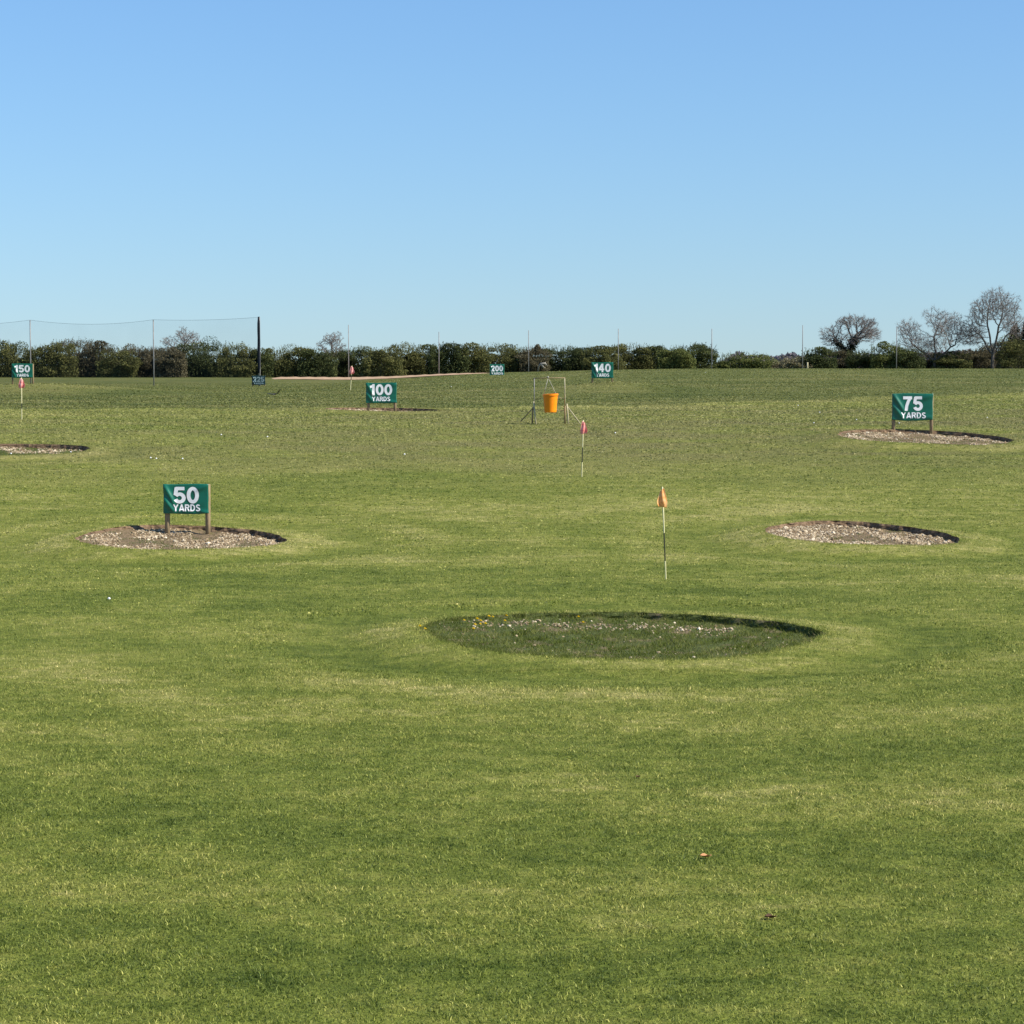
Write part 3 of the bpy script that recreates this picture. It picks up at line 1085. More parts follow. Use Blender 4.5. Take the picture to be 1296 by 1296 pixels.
bt, bb = B(696.2, 498.5), B(696.6, 522)
bk = empty('hanging_bucket', bb, 'bright orange plastic bucket hanging by cords from the stake frame', 'bucket')
kB = DB / FOC
Rt, Rb, Hb = 9.6 * kB, 7.6 * kB, bt[2] - bb[2]
prof = [(0.001, 0.0), (Rb * 0.92, 0.0), (Rb, 0.02), (Rt * 0.95, Hb - 0.07), (Rt * 0.96, Hb - 0.065), (Rt * 1.04, Hb - 0.06), (Rt * 1.05, Hb - 0.004), (Rt * 1.03, Hb), (Rt * 0.94, Hb - 0.003), (Rt * 0.92, Hb - 0.06), (Rb * 0.95, 0.03), (0.001, 0.03)]
n = 40
V, Q = [], []
for (r, z) in prof:
    a = np.arange(n) * 2 * PI / n
    V.append(np.stack([bb[0] + r * np.cos(a), bb[1] + r * np.sin(a), np.full(n, bb[2] + z) + 0.012 * np.cos(a) * z / Hb], 1))
for j in range(len(prof) - 1):
    for i in range(n):
        Q.append((j * n + i, j * n + (i + 1) % n, (j + 1) * n + (i + 1) % n, (j + 1) * n + i))
body = link('bucket_body', mesh_np(np.concatenate(V), None, Q, None, False), M['orange'], bk)
for px0, py0, px1, py1 in ((693.4, 479, 688.2, 499.5), (694.2, 479, 704.4, 499.5)):
    rod('cord', [B(px0, py0), B((px0 + px1) / 2, (py0 + py1) / 2 + 0.6), B(px1, py1)], 0.0075, M['rope'], bk, 6)
rod('side_cord', [B(686.6, 503, 0), B(682, 505, 0.02), B(677, 506, 0.03)], 0.008, M['post'], bk, 6)
rod('side_cord', [B(705.6, 502.4, 0), B(710, 503.6, 0.02), B(714.6, 505, 0.03)], 0.011, M['stake'], bk, 6)

# ------------------------------------------------------------------ posts and net
NETD = [(-118, 224, 406), (38, 217, 405), (194, 211, 404.6), (328, 206, 401.5)]
p0 = at(38, 480, 217)
net = empty('ball_stop_net', (p0[0], 217, float(ground_z(p0[0], 217))), 'tall thin ball stop net with sagging top rope along the left boundary', 'net')
tops, bots = [], []
for px_, d, pt in NETD:
    T = at(px_, pt, d)
    z0 = float(ground_z(T[0], d))
    tops.append(T)
    bots.append(np.array([T[0], d, z0]))
    big = px_ == 328
    g = Geo()
    g.tube([(T[0], d, z0 - 0.4), (T[0], d, (z0 + T[2]) / 2), T], [0.055, 0.05, 0.045] if not big else [0.10, 0.09, 0.08], 10)
    po = link('net_post', g.mesh(True), M['steel'], net)
    if big:
        g = Geo()
        zb = at(328, 472, d)[2]
        zs = np.linspace(zb, T[2] + 0.05, 9)
        g.tube([(T[0] - 0.04 + 0.008 * math.sin(i * 1.7), d - 0.02, z) for i, z in enumerate(zs)], [0.10, 0.12, 0.13, 0.12, 0.13, 0.12, 0.125, 0.12, 0.08], 10)
        tag(link('bundled_net', g.mesh(True), M['black'], net), 'black bundled netting lashed to the thick end post')
for (a, b, c0, c1, sagpx) in zip(tops[:-1], tops[1:], bots[:-1], bots[1:], (5.5, 5.5, 1.8)):
    N = 24
    ts = np.linspace(0, 1, N)
    sag = sagpx * 215 / FOC * 4 * ts * (1 - ts)
    top = a[None] * (1 - ts)[:, None] + b[None] * ts[:, None]
    top[:, 2] -= sag
    bot = top.copy()
    bot[:, 2] = ground_z(bot[:, 0], bot[:, 1]) + 0.05
    g = Geo()
    g.tube(list(top), 0.010, 5)
    link('top_rope', g.mesh(True), M['darkrope'], net)
    nz = 10
    V = []
    for j in range(nz):
        f = j / (nz - 1)
        row = bot * (1 - f) + (top - (0, 0, 0.02)) * f
        row[:, 1] += 0.25 * np.sin(ts * PI) * math.sin(f * PI) * np.sin(ts * 17)
        V.append(row)
    Q = [(j * N + i, j * N + i + 1, (j + 1) * N + i + 1, (j + 1) * N + i) for j in range(nz - 1) for i in range(N - 1)]
    link('net_panel', mesh_np(np.concatenate(V), None, Q, None, True), M['net'], net)

POLES = [(441, 411, 290, 'thin grey pole rising beside the small distant red flag'),
         (555.5, 420, 297, 'thin grey pole standing between the 100 and 200 yards signs'),
         (669, 418, 300, 'thin grey pole just right of the 200 yards sign'),
         (782.6, 416, 300, 'thin grey pole just right of the 140 yards sign'),
         (901, 416, 300, 'thin grey pole at the right hand end of the long hedge'),
         (1016, 411.5, 300, 'thin grey pole rising over the pale straw bush'),
         (1135, 413.5, 300, 'thin grey pole between the ivy clad tree and the spreading tree')]
for px_, pt, d, lab in POLES:
    T = at(px_, pt, d)
    z0 = float(ground_z(T[0], d))
    g = Geo()
    g.tube([(T[0], d, z0 - 0.4), (T[0], d, (z0 + T[2]) / 2), T], [0.06, 0.052, 0.045], 8)
    tag(link('boundary_pole', g.mesh(True), M['steel']), lab, 'pole', 'thin poles along the far boundary')


# ------------------------------------------------------------------ bare trees
def bare_tree(label, px_, py_b, d, top_py, half_px, seed, split=0.3, lean=0.0, natt=1800, twig=None, trunk_r=0.22, low=0.25, ivy=False, forks=None, group='bare trees along the far boundary'):
    """limbs grown towards points spread through the crown's dome, thickened from the twigs down"""
    nr = np.random.default_rng(seed)
    P = at(px_, py_b, d)
    P[2] = float(ground_z(P[0], d))
    H = at(px_, top_py, d)[2] - P[2]
    R = half_px * d / FOC
    root = empty('bare_tree', P, label, 'tree', group)
    zc, zr = H * (1 + low) / 2, H * (1 - low) / 2
    A = []
    blobs = []
    for i in range(11):
        a = i * 2.4 + nr.uniform(-0.5, 0.5)
        e = nr.uniform(-0.75, 0.9)
        q = np.array([math.cos(a) * math.sqrt(1 - e * e), math.sin(a) * math.sqrt(1 - e * e), e]) * nr.uniform(0.55, 0.82)
        blobs.append((q, nr.uniform(0.24, 0.44)))
    blobs.append((np.array([0, 0, 0.62]), 0.38))
    blobs.append((np.array([0.62, 0, nr.uniform(-0.3, 0.2)]), 0.36))
    blobs.append((np.array([-0.62, 0, nr.uniform(-0.3, 0.2)]), 0.36))
    while len(A) < natt:
        q0, rb = blobs[nr.integers(len(blobs))]
        q = nr.normal(0, 1, 3)
        q = q0 + q / np.linalg.norm(q) * rb * nr.uniform(0, 1) ** 0.45
        A.append((P[0] + lean * H + q[0] * R, P[1] + q[1] * R * 0.9, P[2] + zc + q[2] * zr))
    A = np.array(A)
    D = max(R, H * 0.4) / 21
    nodes, par = [P - (0, 0, 0.3)], [-1]
    for f in np.linspace(0.12, 1, max(3, int(H * split / D))):
        nodes.append(P + np.array([lean * H * split * f + 0.04 * math.sin(f * 5 + seed), 0.03 * math.cos(f * 4), H * split * f]))
        par.append(len(nodes) - 2)
    top_i = len(nodes) - 1
    for fx, fy, fz in (forks or []):          # main forks leave the top of the trunk
        last = top_i
        n = 5
        for i in range(1, n + 1):
            nodes.append(nodes[top_i] + np.array([fx * R, fy * R, fz * H]) * (i / n) + nr.normal(0, 0.05, 3))
            par.append(last)
            last = len(nodes) - 1
    nodes, par = np.array(nodes), list(par)
    alive = np.ones(len(A), bool)
    dist = np.full(len(A), 1e9)
    near = np.zeros(len(A), int)

    def upd(i0):
        dd = np.linalg.norm(A[:, None, :] - nodes[None, i0:, :], axis=2)
        j = dd.argmin(1)
        m = dd[np.arange(len(A)), j]
        b = m < dist
        dist[b] = m[b]
        near[b] = j[b] + i0
    upd(1)
    for it in range(90):
        sel = alive
        if not sel.any():
            break
        act = np.unique(near[sel])
        new, npar = [], []
        for i in act:
            pts = A[sel & (near == i)]
            v = pts - nodes[i]
            v = (v / np.linalg.norm(v, axis=1)[:, None]).sum(0)
            v = v / (np.linalg.norm(v) + 1e-6) + nr.normal(0, 0.14, 3) + np.array([0, 0, 0.10])
            v /= np.linalg.norm(v)
            c = nodes[i] + v * D
            if np.abs(nodes - c).sum(1).min() < D * 0.55:      # would double back on older wood
                alive[sel & (near == i) & (dist < D * 2.5)] = False
                continue
            new.append(c)
            npar.append(i)
        if not new:
            continue
        n0 = len(nodes)
        nodes = np.concatenate([nodes, new])
        par += npar
        upd(n0)
        alive &= dist > D * 1.35
        if len(nodes) > 9000:
            break
    N = len(nodes)
    par = np.array(par)
    ch = np.zeros(N, int)
    for i in range(1, N):
        ch[par[i]] += 1
    ends = np.where(ch == 0)[0]
    # fine twigs at the tips and along the thin wood
    tw = np.concatenate([np.repeat(ends, 4), nr.choice(np.arange(top_i + 1, N), min(N * 6, 32000))])
    dirs = nodes[tw] - nodes[par[tw]]
    dirs /= np.linalg.norm(dirs, axis=1)[:, None] + 1e-9
    dirs = dirs * 0.9 + nr.normal(0, 0.42, dirs.shape) + np.array([0, 0, 0.18])
    dirs /= np.linalg.norm(dirs, axis=1)[:, None]
    tips = nodes[tw] + dirs * (D * nr.uniform(0.8, 3.3, len(tw)))[:, None]
    area = np.zeros(N)
    area[ends] = 1.0
    for i in range(N - 1, 0, -1):
        area[par[i]] += area[i] if area[i] else 1.0
    rad = trunk_r * (area / area[1]) ** 0.465
    rad = np.maximum(rad, 0.010)
    rad[0] = rad[1] * 1.15
    tg, cg = Geo(), Geo()
    for i in range(1, N):
        p, q = nodes[par[i]], nodes[i]
        thick = i <= top_i or rad[i] > 0.055
        (tg if thick else cg).tube([p, q + (q - p) * 0.06], [min(rad[par[i]], rad[i] * 1.35), rad[i]], 7 if thick else (5 if rad[i] > 0.05 else 3), 0.5, False)
    n = len(tw)
    a0 = nodes[tw]
    sd = np.cross(dirs, nr.normal(0, 1, (n, 3)))
    sd /= np.linalg.norm(sd, axis=1)[:, None]
    s2 = np.cross(dirs, sd)
    r = 0.010
    V = np.stack([a0 + sd * r, a0 - sd * r * 0.5 + s2 * r * 0.87, a0 - sd * r * 0.5 - s2 * r * 0.87, tips], 1).reshape(-1, 3)
    k = np.arange(n)[:, None] * 4
    cg.add(V, np.concatenate([k + np.array([0, 1, 3]), k + np.array([1, 2, 3]), k + np.array([2, 0, 3])]))
    link('trunk', tg.mesh(), M['bark'], root)
    link('crown', cg.mesh(), twig or M['bark_pale'], root)
    if ivy:
        g = Geo()
        big = [i for i in range(1, N) if rad[i] > trunk_r * 0.40 and nodes[i][2] < P[2] + H * 0.56]
        for i in big:
            m = 260
            t = nr.uniform(0, 1, m)
            pos = nodes[par[i]][None] * (1 - t)[:, None] + nodes[i][None] * t[:, None]
            leafs(g, pos + nr.normal(0, 0.30, (m, 3)), 0.19, nr)
        link('ivy', g.mesh(), M['ivy'], root)
    return root


def leafs(g, P, size, nr, var=None):
    n = len(P)
    a = nr.normal(0, 1, (n, 3))
    a /= np.linalg.norm(a, axis=1)[:, None]
    b = np.cross(a, nr.normal(0, 1, (n, 3)))
    b /= np.linalg.norm(b, axis=1)[:, None]
    s = (size * nr.uniform(0.6, 1.3, n))[:, None]
    V = np.stack([P - a * s * 0.5, P + b * s * 0.32, P + a * s * 0.6, P - b * s * 0.32], 1).reshape(-1, 3)
    Q = np.arange(n)[:, None] * 4 + np.array([0, 1, 2, 3])
    var = nr.beta(2, 2, n) if var is None else var
    g.add(V, None, Q, np.repeat(var, 4))


bare_tree('pale bare round topped tree behind the hedge, seen through the net', 232, 470, 335, 413, 27, 11, 0.4, 0, 800, None, 0.17, 0.36)
bare_tree('small upright bare tree poking over the hedge between the black post and the flag pole', 419, 470, 335, 420, 20, 12, 0.35, 0, 700, None, 0.16, 0.3)
bare_tree('bare tree with a dark ivy clad forked trunk', 1076, 467, 325, 397, 41, 13, 0.26, 0.0, 2400, None, 0.28, 0.32, True, [(-0.42, 0, 0.22), (0.10, 0.1, 0.28)])
bare_tree('wide spreading bare tree of slanting limbs, just left of the tallest tree', 1183, 467, 325, 389, 47, 14, 0.14, 0.0, 2500, None, 0.20, 0.14, False, [(-0.60, 0, 0.26), (0.0, 0.1, 0.38), (0.50, -0.1, 0.26)])
bare_tree('tallest bare tree, with a broad domed crown near the right edge', 1256, 467, 325, 365, 44, 15, 0.18, 0.0, 3300, None, 0.23, 0.14, False, [(-0.42, 0, 0.26), (-0.12, 0.2, 0.36), (0.15, -0.1, 0.34), (0.42, 0.1, 0.25)])


# ------------------------------------------------------------------ hedge bushes and evergreens
def bush(label, px_, w, top, base, d, kind, seed, group, spiky=1.0, cat='bush', name='hedge_bush', nl=1.0):
    nr = np.random.default_rng(seed)
    P = at(px_, base, d)
    P[2] = float(ground_z(P[0], d))
    w = w * 1.22
    nl = nl * 2.1
    W, H = w * d / FOC, at(px_, top, d)[2] - P[2]
    root = empty(name, P, label, cat, group)
    g, t = Geo(), Geo()
    nc = 19
    for i in range(nc):
        u = nr.uniform(-1, 1)
        hmax = 1 - 0.35 * abs(u) ** 2
        f = nr.uniform(0.08, 0.9) if i > 5 else nr.uniform(0.55, 1.1)
        c = P + np.array([u * W * 0.42, nr.uniform(-0.45, 0.45) * min(W, 3.2), f * H * hmax])
        rr = np.array([nr.uniform(0.09, 0.30) * W, nr.uniform(0.4, 1.0), nr.uniform(0.08, 0.24) * H])
        n = int(210 * nl)
        dirs = nr.normal(0, 1, (n, 3))
        dirs /= np.linalg.norm(dirs, axis=1)[:, None]
        rad = nr.uniform(0.35, 1.08, n) ** 0.5
        Q = c + dirs * rr * rad[:, None]
        Q[:, 2] = np.maximum(Q[:, 2], P[2] + 0.02)
        tint = nr.uniform(-0.2, 0.2)
        leafs(g, Q, nr.uniform(0.12, 0.21), nr, np.clip(nr.beta(3, 3, n) + tint, 0, 1))
    # dense skirt down to the ground
    n = int(1700 * nl)
    Q = P + np.stack([nr.uniform(-0.52, 0.52, n) * W, nr.uniform(-0.5, 0.5, n) * min(W, 3.0), nr.uniform(0.0, 0.62, n) * H], 1)
    leafs(g, Q, 0.21, nr, np.clip(nr.beta(3, 3.6, n), 0, 1))
    # stray shoots breaking the outline
    ns = int(110 * spiky)
    for _ in range(ns):
        u = nr.uniform(-0.5, 0.5)
        z = H * (0.72 + 0.22 * nr.uniform() - 0.5 * u * u)
        q = P + np.array([u * W, nr.uniform(-0.4, 0.4) * min(W, 3), z])
        e = q + np.array([nr.normal(0, 0.25), nr.normal(0, 0.2), nr.uniform(0.25, 0.95)])
        g.tube([q, e], [0.024, 0.010], 3, nr.uniform(0.2, 0.7), False)
        m = 5
        leafs(g, q + (e - q) * nr.uniform(0.3, 1, (m, 1)) + nr.normal(0, 0.06, (m, 3)), 0.14, nr)
    for i in range(6):
        q = P + np.array([nr.uniform(-0.12, 0.12) * W, nr.uniform(-0.3, 0.3), -0.2])
        t.tube([q, q + np.array([nr.normal(0, 0.2), nr.normal(0, 0.2), H * 0.4]), q + np.array([nr.normal(0, 0.15) * W, nr.normal(0, 0.3), H * 0.75])], [0.06, 0.045, 0.02], 5, None, False)
    link('stems', t.mesh(), M['bark'], root)
    link('foliage', g.mesh(), M[kind], root)
    return root


HG = 'bushes of the long hedge behind the range'
HEDGE = [
    (-8, 44, 431, 'olive', 'olive hedge bush cut off by the left edge, left of the 150 yards sign'),
    (22, 34, 440, 'dark', 'dark low hedge bush directly above the 150 yards sign'),
    (48, 34, 441, 'olive', 'olive hedge bush just right of the post behind the 150 yards sign'),
    (76, 34, 434, 'olive', 'olive hedge bush on the left shoulder of the twiggy brown hump'),
    (98, 40, 430, 'brown', 'tallest twiggy brown hedge bush between the two left net posts'),
    (124, 34, 438, 'brown', 'brown hedge bush on the right shoulder of the twiggy hump'),
    (148, 36, 443, 'olive', 'low olive hedge bush midway between the two left net posts'),
    (172, 32, 441, 'brown', 'brown hedge bush just left of the second net post'),
    (196, 30, 442, 'brown', 'purplish brown hedge bush directly behind the second net post'),
    (216, 28, 444, 'brown', 'bare brown hedge bush at the foot of the round topped bare tree'),
    (242, 38, 441, 'dark', 'dark hedge bush just right of the round topped bare tree'),
    (272, 44, 433, 'dark', 'tall dark domed hedge bush left of the black net post'),
    (300, 34, 438, 'olive', 'olive hedge bush filling the gap just left of the black net post'),
    (326, 30, 445, 'dark', 'dark hedge bush directly behind the black net post'),
    (350, 34, 443, 'olive', 'first olive hedge bush to the right of the black net post'),
    (376, 36, 442, 'olive', 'olive hedge bush left of the small upright bare tree'),
    (402, 34, 445, 'dark', 'dark hedge bush at the left foot of the small upright bare tree'),
    (428, 32, 446, 'brown', 'greyish brown hedge bush under the small upright bare tree'),
    (456, 38, 442, 'dark', 'dark hedge bush right behind the small distant red flag'),
    (484, 36, 443, 'olive', 'olive hedge bush straight above the 100 yards sign'),
    (512, 38, 437.5, 'olive', 'higher olive hedge bush right of the 100 yards sign'),
    (540, 36, 438.5, 'dark', 'dark hedge bush left of the pole between the 100 and 200 yards signs'),
    (568, 36, 437, 'dark', 'dark hedge bush right of the pole between the 100 and 200 yards signs'),
    (596, 36, 439, 'olive', 'olive hedge bush left of the 200 yards sign'),
    (628, 40, 438, 'olive', 'olive hedge bush right behind the 200 yards sign'),
    (656, 30, 443, 'olive', 'lower olive hedge bush between the 200 yards sign and the next pole'),
    (676, 26, 443, 'brown', 'brown twiggy hedge bush behind the pole above the bucket frame'),
    (704, 42, 440.5, 'dark', 'rounded dark green hedge bush above the orange bucket'),
    (736, 34, 444, 'dark', 'low dark hedge bush left of the 140 yards sign'),
    (762, 36, 441.5, 'olive', 'olive hedge bush right behind the 140 yards sign'),
    (796, 42, 438, 'olive', 'broad olive hedge bush right of the 140 yards sign'),
    (828, 36, 440, 'dark', 'dark hedge bush third from the right hand end of the hedge'),
    (856, 34, 443, 'green', 'brighter green hedge bush second from the right hand end of the hedge'),
    (881, 36, 437.5, 'dark', 'tall dark bush ending the hedge on the right'),
]
for i, (px_, w, top, kind, lab) in enumerate(HEDGE):
    base = float(np.interp(px_, [0, 340, 440, 700, 900], [478, 478, 475, 472, 470]))
    bush(lab, px_, w * 1.12, top, base, 312 + 3 * math.sin(i * 1.9), kind, 100 + i, HG, 1.6 if kind == 'brown' else 1.0)
RG = 'bushes and scrub under the bare trees on the right'
SCRUB = [
    (912, 14, 461, 'green', 'very low green bush in the gap right of the long hedge', 312),
    (944, 46, 450.5, 'green', 'broad rounded green bush standing alone right of the long hedge', 312),
    (985, 26, 463, 'pale', 'low straw coloured scrub right of the lone green bush', 316),
    (1008, 28, 458, 'pale', 'pale straw bush at the foot of a thin pole', 314),
    (1036, 32, 444, 'dark', 'dark bush at the left foot of the ivy clad tree', 314),
    (1058, 28, 446, 'brown', 'brown scrub left of the ivy clad trunk', 322),
    (1094, 34, 446, 'dark', 'dark bush at the right foot of the ivy clad tree', 320),
    (1122, 30, 437, 'green', 'pointed green bush just left of the thin pole among the right hand trees', 318),
    (1148, 32, 442, 'dark', 'dark rounded bush just right of the thin pole among the right hand trees', 318),
    (1174, 30, 449, 'brown', 'brown scrub at the left foot of the wide spreading tree', 330),
    (1205, 34, 448, 'olive', 'olive bush right of the wide spreading tree', 326),
    (1232, 36, 446, 'brown', 'grey brown scrub between the spreading tree and the tallest tree', 330),
    (1266, 40, 434, 'brown', 'tall brown scrub right behind the trunk of the tallest tree', 332),
    (1290, 40, 430, 'olive', 'olive bush cut off by the right edge under the dark conifers', 326),
]
for i, (px_, w, top, kind, lab, d) in enumerate(SCRUB):
    bush(lab, px_, w * 1.1, top, 467.5, d, kind, 300 + i, RG, 1.8 if kind in ('brown', 'pale') else 0.9, nl=0.8)


def conifer(label, px_, top, half, d, seed):
    nr = np.random.default_rng(seed)
    P = at(px_, 466, d)
    P[2] = float(ground_z(P[0], d))
    H, R = at(px_, top, d)[2] - P[2], half * d / FOC
    root = empty('conifer', P, label, 'tree', 'dark conifers at the right edge')
    g, t = Geo(), Geo()
    t.tube([P - (0, 0, 0.3), P + (0, 0, H * 0.95)], [0.18, 0.03], 7)
    for i in range(90):
        f = (i + 0.5) / 90
        a = i * 2.4
        L = R * (1 - f ** 1.6) ** 0.9 * nr.uniform(0.55, 1.2) + 0.12
        q = P + (0, 0, H * (0.12 + 0.86 * f))
        e = q + np.array([math.cos(a) * L, math.sin(a) * L, 0.25 * L])
        n = 60
        s = nr.uniform(0.1, 1, (n, 1))
        leafs(g, q + (e - q) * s + nr.normal(0, 0.12, (n, 3)), 0.26, nr)
    link('trunk', t.mesh(True), M['bark'], root)
    link('crown', g.mesh(), M['conifer'], root)


conifer('dark conifer spire just right of the tallest bare tree', 1284, 411, 14, 345, 51)
conifer('dark conifer cut off by the right edge', 1299, 406, 17, 350, 52)


# far wood, one mass
def far_wood():
    nr = np.random.default_rng(77)
    g = Geo()
    d = 620.0
    prof = [(908, 460), (918, 456), (928, 449), (935, 446), (941, 448), (950, 453), (962, 451), (975, 452), (985, 451), (994, 449), (1005, 447), (1012, 452), (1030, 452), (1050, 451), (1100, 450), (1140, 452), (1190, 446), (1225, 444), (1250, 447), (1300, 445), (1340, 450)]
    xs, ys = zip(*prof)
    n = 15000
    px_ = nr.uniform(906, 1335, n)
    top = np.interp(px_, xs, ys) + 1.6 * np.sin(px_ * 0.9) * nr.uniform(0, 1, n)
    f = nr.uniform(0, 1, n) ** 0.7
    dd = d + nr.uniform(-25, 25, n)
    P = np.array([at(a, 470 - (470 - t) * q, e) for a, t, q, e in zip(px_, top, f, dd)])
    g2 = Geo()
    leafs(g2, P, 1.0, nr)
    tag(link('far_wood', g2.mesh(), M['farwood']), kind='stuff')


far_wood()

# ------------------------------------------------------------------ stubble strip beyond the range
xs = np.linspace(332, 690, 60)
V, Q = [], []
for j, f in enumerate(np.linspace(0, 1, 6)):
    for i, x_ in enumerate(xs):
        e = 1.0 * math.sin(i * 0.9) * (1 - f)
        nd = 274 - 46 * (i / 60)
        yy = nd + (298 - nd) * f + e
        X = (x_ - 648) / FOC * yy
        tap = float(ss(0, 5, i) * (1 - 0.92 * ss(34, 59, i)))
        V.append((X, yy, float(ground_z(X, yy)) + 0.05 + (0.12 + 0.03 * math.sin(i * 2.1)) * math.sin(PI * f) * tap - 0.12 * (1 - tap)))
for j in range(5):
    for i in range(59):
        a = j * 60 + i
        Q.append((a, a + 1, a + 61, a + 60))
tag(link('stubble_field', mesh_np(np.array(V), None, Q, None, True), M['stubble']), kind='structure')

# ------------------------------------------------------------------ golf balls
BALLS = [(190.7, 579.7, 'left ball of the close pair of white balls above the 50 yards sign'),
         (197.8, 580.7, 'right ball of the close pair of white balls above the 50 yards sign'),
         (231, 580.8, 'single white golf ball straight above the 50 yards sign'),
         (280, 550.4, 'white golf ball on worn turf well beyond the 50 yards sign'),
         (338.4, 553, 'white golf ball on the turf down and left of the 100 yards sign'),
         (512, 575.2, 'white golf ball on the lawn below the 100 yards sign'),
         (778.6, 548, 'white golf ball right of the bucket frame and its red flag'),
         (1010, 513, 'white golf ball at the edge of the rough, farthest out on the right'),
         (1037.3, 521.8, 'upper ball of three white balls left of the 75 yards sign'),
         (1030, 535.2, 'lowest of three white balls left of the 75 yards sign'),
         (1084, 531.4, 'white ball nearest the left of the 75 yards sign'),
         (1138, 535.6, 'white golf ball seen between the posts of the 75 yards sign'),
         (1249.4, 528.6, 'white golf ball right of the 75 yards sign'),
         (138, 757.7, 'white golf ball on the open lawn in front of the 50 yards bunker'),
         (571, 489, 'distant white golf ball in the rough right of the 100 yards sign'),
         (893, 471, 'tiny white golf ball in the rough before the end of the hedge')]


def ball_mesh(r):
    bm = bmesh.new()
    bmesh.ops.create_icosphere(bm, subdivisions=3, radius=r)
    rr = random.Random(3)
    fs = [f for f in bm.faces if rr.random() < 0.35]
    for f in fs:
        for v in f.verts:
            v.co *= 0.994
    me = bpy.data.meshes.new('ball')
    bm.to_mesh(me)
    bm.free()
    me.polygons.foreach_set('use_smooth', np.ones(len(me.polygons), bool))
    return me


bme = ball_mesh(0.0215)
bme.materials.append(M['ball'])
for px_, py_, lab in BALLS:
    P = place(px_, py_ + 0.6)
    o = bpy.data.objects.new('golf_ball', bme)
    C.objects.link(o)
    o.location = (P[0], P[1], P[2] + (0.006 if py_ > 700 else 0.019))
    tag(o, lab, 'golf ball', 'stray golf balls lying on the range')
for px_, py_, lab in ((99.3, 573.3, 'right hand white ball inside the bunker cut off by the left edge'), (89.6, 572.3, 'middle white ball inside the bunker cut off by the left edge'), (14, 574.3, 'left hand white ball inside the bunker cut off by the left edge')):
    P = hit(px_, py_ + 0.8, lambda x, y: pit_floor_z(PITS['E'], x, y))
    o = bpy.data.objects.new('golf_ball', bme)
    C.objects.link(o)
    z = P[2]
    o.location = (P[0], P[1], z + 0.022)
    tag(o, lab, 'golf ball', 'stray golf balls lying on the range')

# ------------------------------------------------------------------ dandelions in the near bunker
DAND = [(619, 780.5), (623.8, 781.2), (604, 783.8), (641, 779.5), (639, 786), (601.3, 791), (614.4, 789.8), (607.8, 790.4), (608.5, 786), (599.4, 796.2), (531.5, 796.5), (538, 800), (587.4, 785.5), (732, 781), (738, 788)]


def dandelion(px_, py_, s, lab, seed):
    nr = np.random.default_rng(seed)
    p = PITS['A']
    P = place(px_, py_)
    q, th = p.q(P[0], P[1])
    if q < 1:
        hd = hit(px_, py_ + 3.5, lambda x, y: pit_floor_z(p, x, y))
        q2, _ = p.q(hd[0], hd[1])
        if q2 < 0.99:
            P = hd
    root = empty('dandelion', P, lab, 'flower', 'yellow dandelions at the back of the near bunker')
    h = 0.035
    g = Geo()
    g.tube([P - (0, 0, 0.01), P + (0.004, 0, h * 0.5), P + (0, 0, h)], [0.003, 0.0028, 0.0025], 6)
    link('stalk', g.mesh(True), M['stem'], root)
    c = P + (0, 0, h)
    g = Geo()
    for ring, (R, up, n) in enumerate(((0.024, 0.006, 16), (0.018, 0.014, 14), (0.011, 0.019, 10))):
        for i in range(n):
            a = (i + 0.5 * ring) * 2 * PI / n
            u = np.array([math.cos(a), math.sin(a), 0])
            w = np.array([-math.sin(a), math.cos(a), 0]) * R * 0.2
            e = c + u * R * s + (0, 0, up * s)
            m = c + u * R * 0.5 * s + (0, 0, up * 0.75 * s)
            g.add([c - w * 0.3, c + w * 0.3, m + w, e, m - w], None, None)
            k = g.n - 5
            g.Q.append(np.array([[k, k + 1, k + 2, k + 4]]))
            g.T.append(np.array([[k + 4, k + 2, k + 3]]))
    link('flower_head', g.mesh(), M['yellow'], root)
    g = Geo()
    for i in range(6):
        a = i * 1.05 + seed
        u = np.array([math.cos(a), math.sin(a), 0])
        w = np.array([-math.sin(a), math.cos(a), 0]) * 0.010
        g.add([P - w * 0.3, P + u * 0.03 - w + (0, 0, 0.014), P + u * 0.075 + (0, 0, 0.008), P + u * 0.03 + w + (0, 0, 0.014)], None, [(0, 1, 2, 3)])
    link('leaf_rosette', g.mesh(), M['weeds'], root)


DL = 'yellow dandelion in the dense clump at the back left of the near bunker'
DLAB = [DL] * 10 + ['yellow dandelion at the far left tip of the near bunker', 'yellow dandelion just inside the far left tip of the near bunker',
                    'lone yellow dandelion just left of the dense clump', 'yellow dandelion on the middle of the back lip of the near bunker', 'yellow dandelion on the gravel strip at the middle of the near bunker']
DLAB[3] = 'rightmost dandelion of the clump, by the back lip of the near bunker'
DLAB[4] = 'dandelion below the rightmost one of the clump, beside the gravel strip'
for i, ((px_, py_), lab) in enumerate(zip(DAND, DLAB)):
    dandelion(px_, py_, random.Random(i).uniform(1.05, 1.35), lab, i)


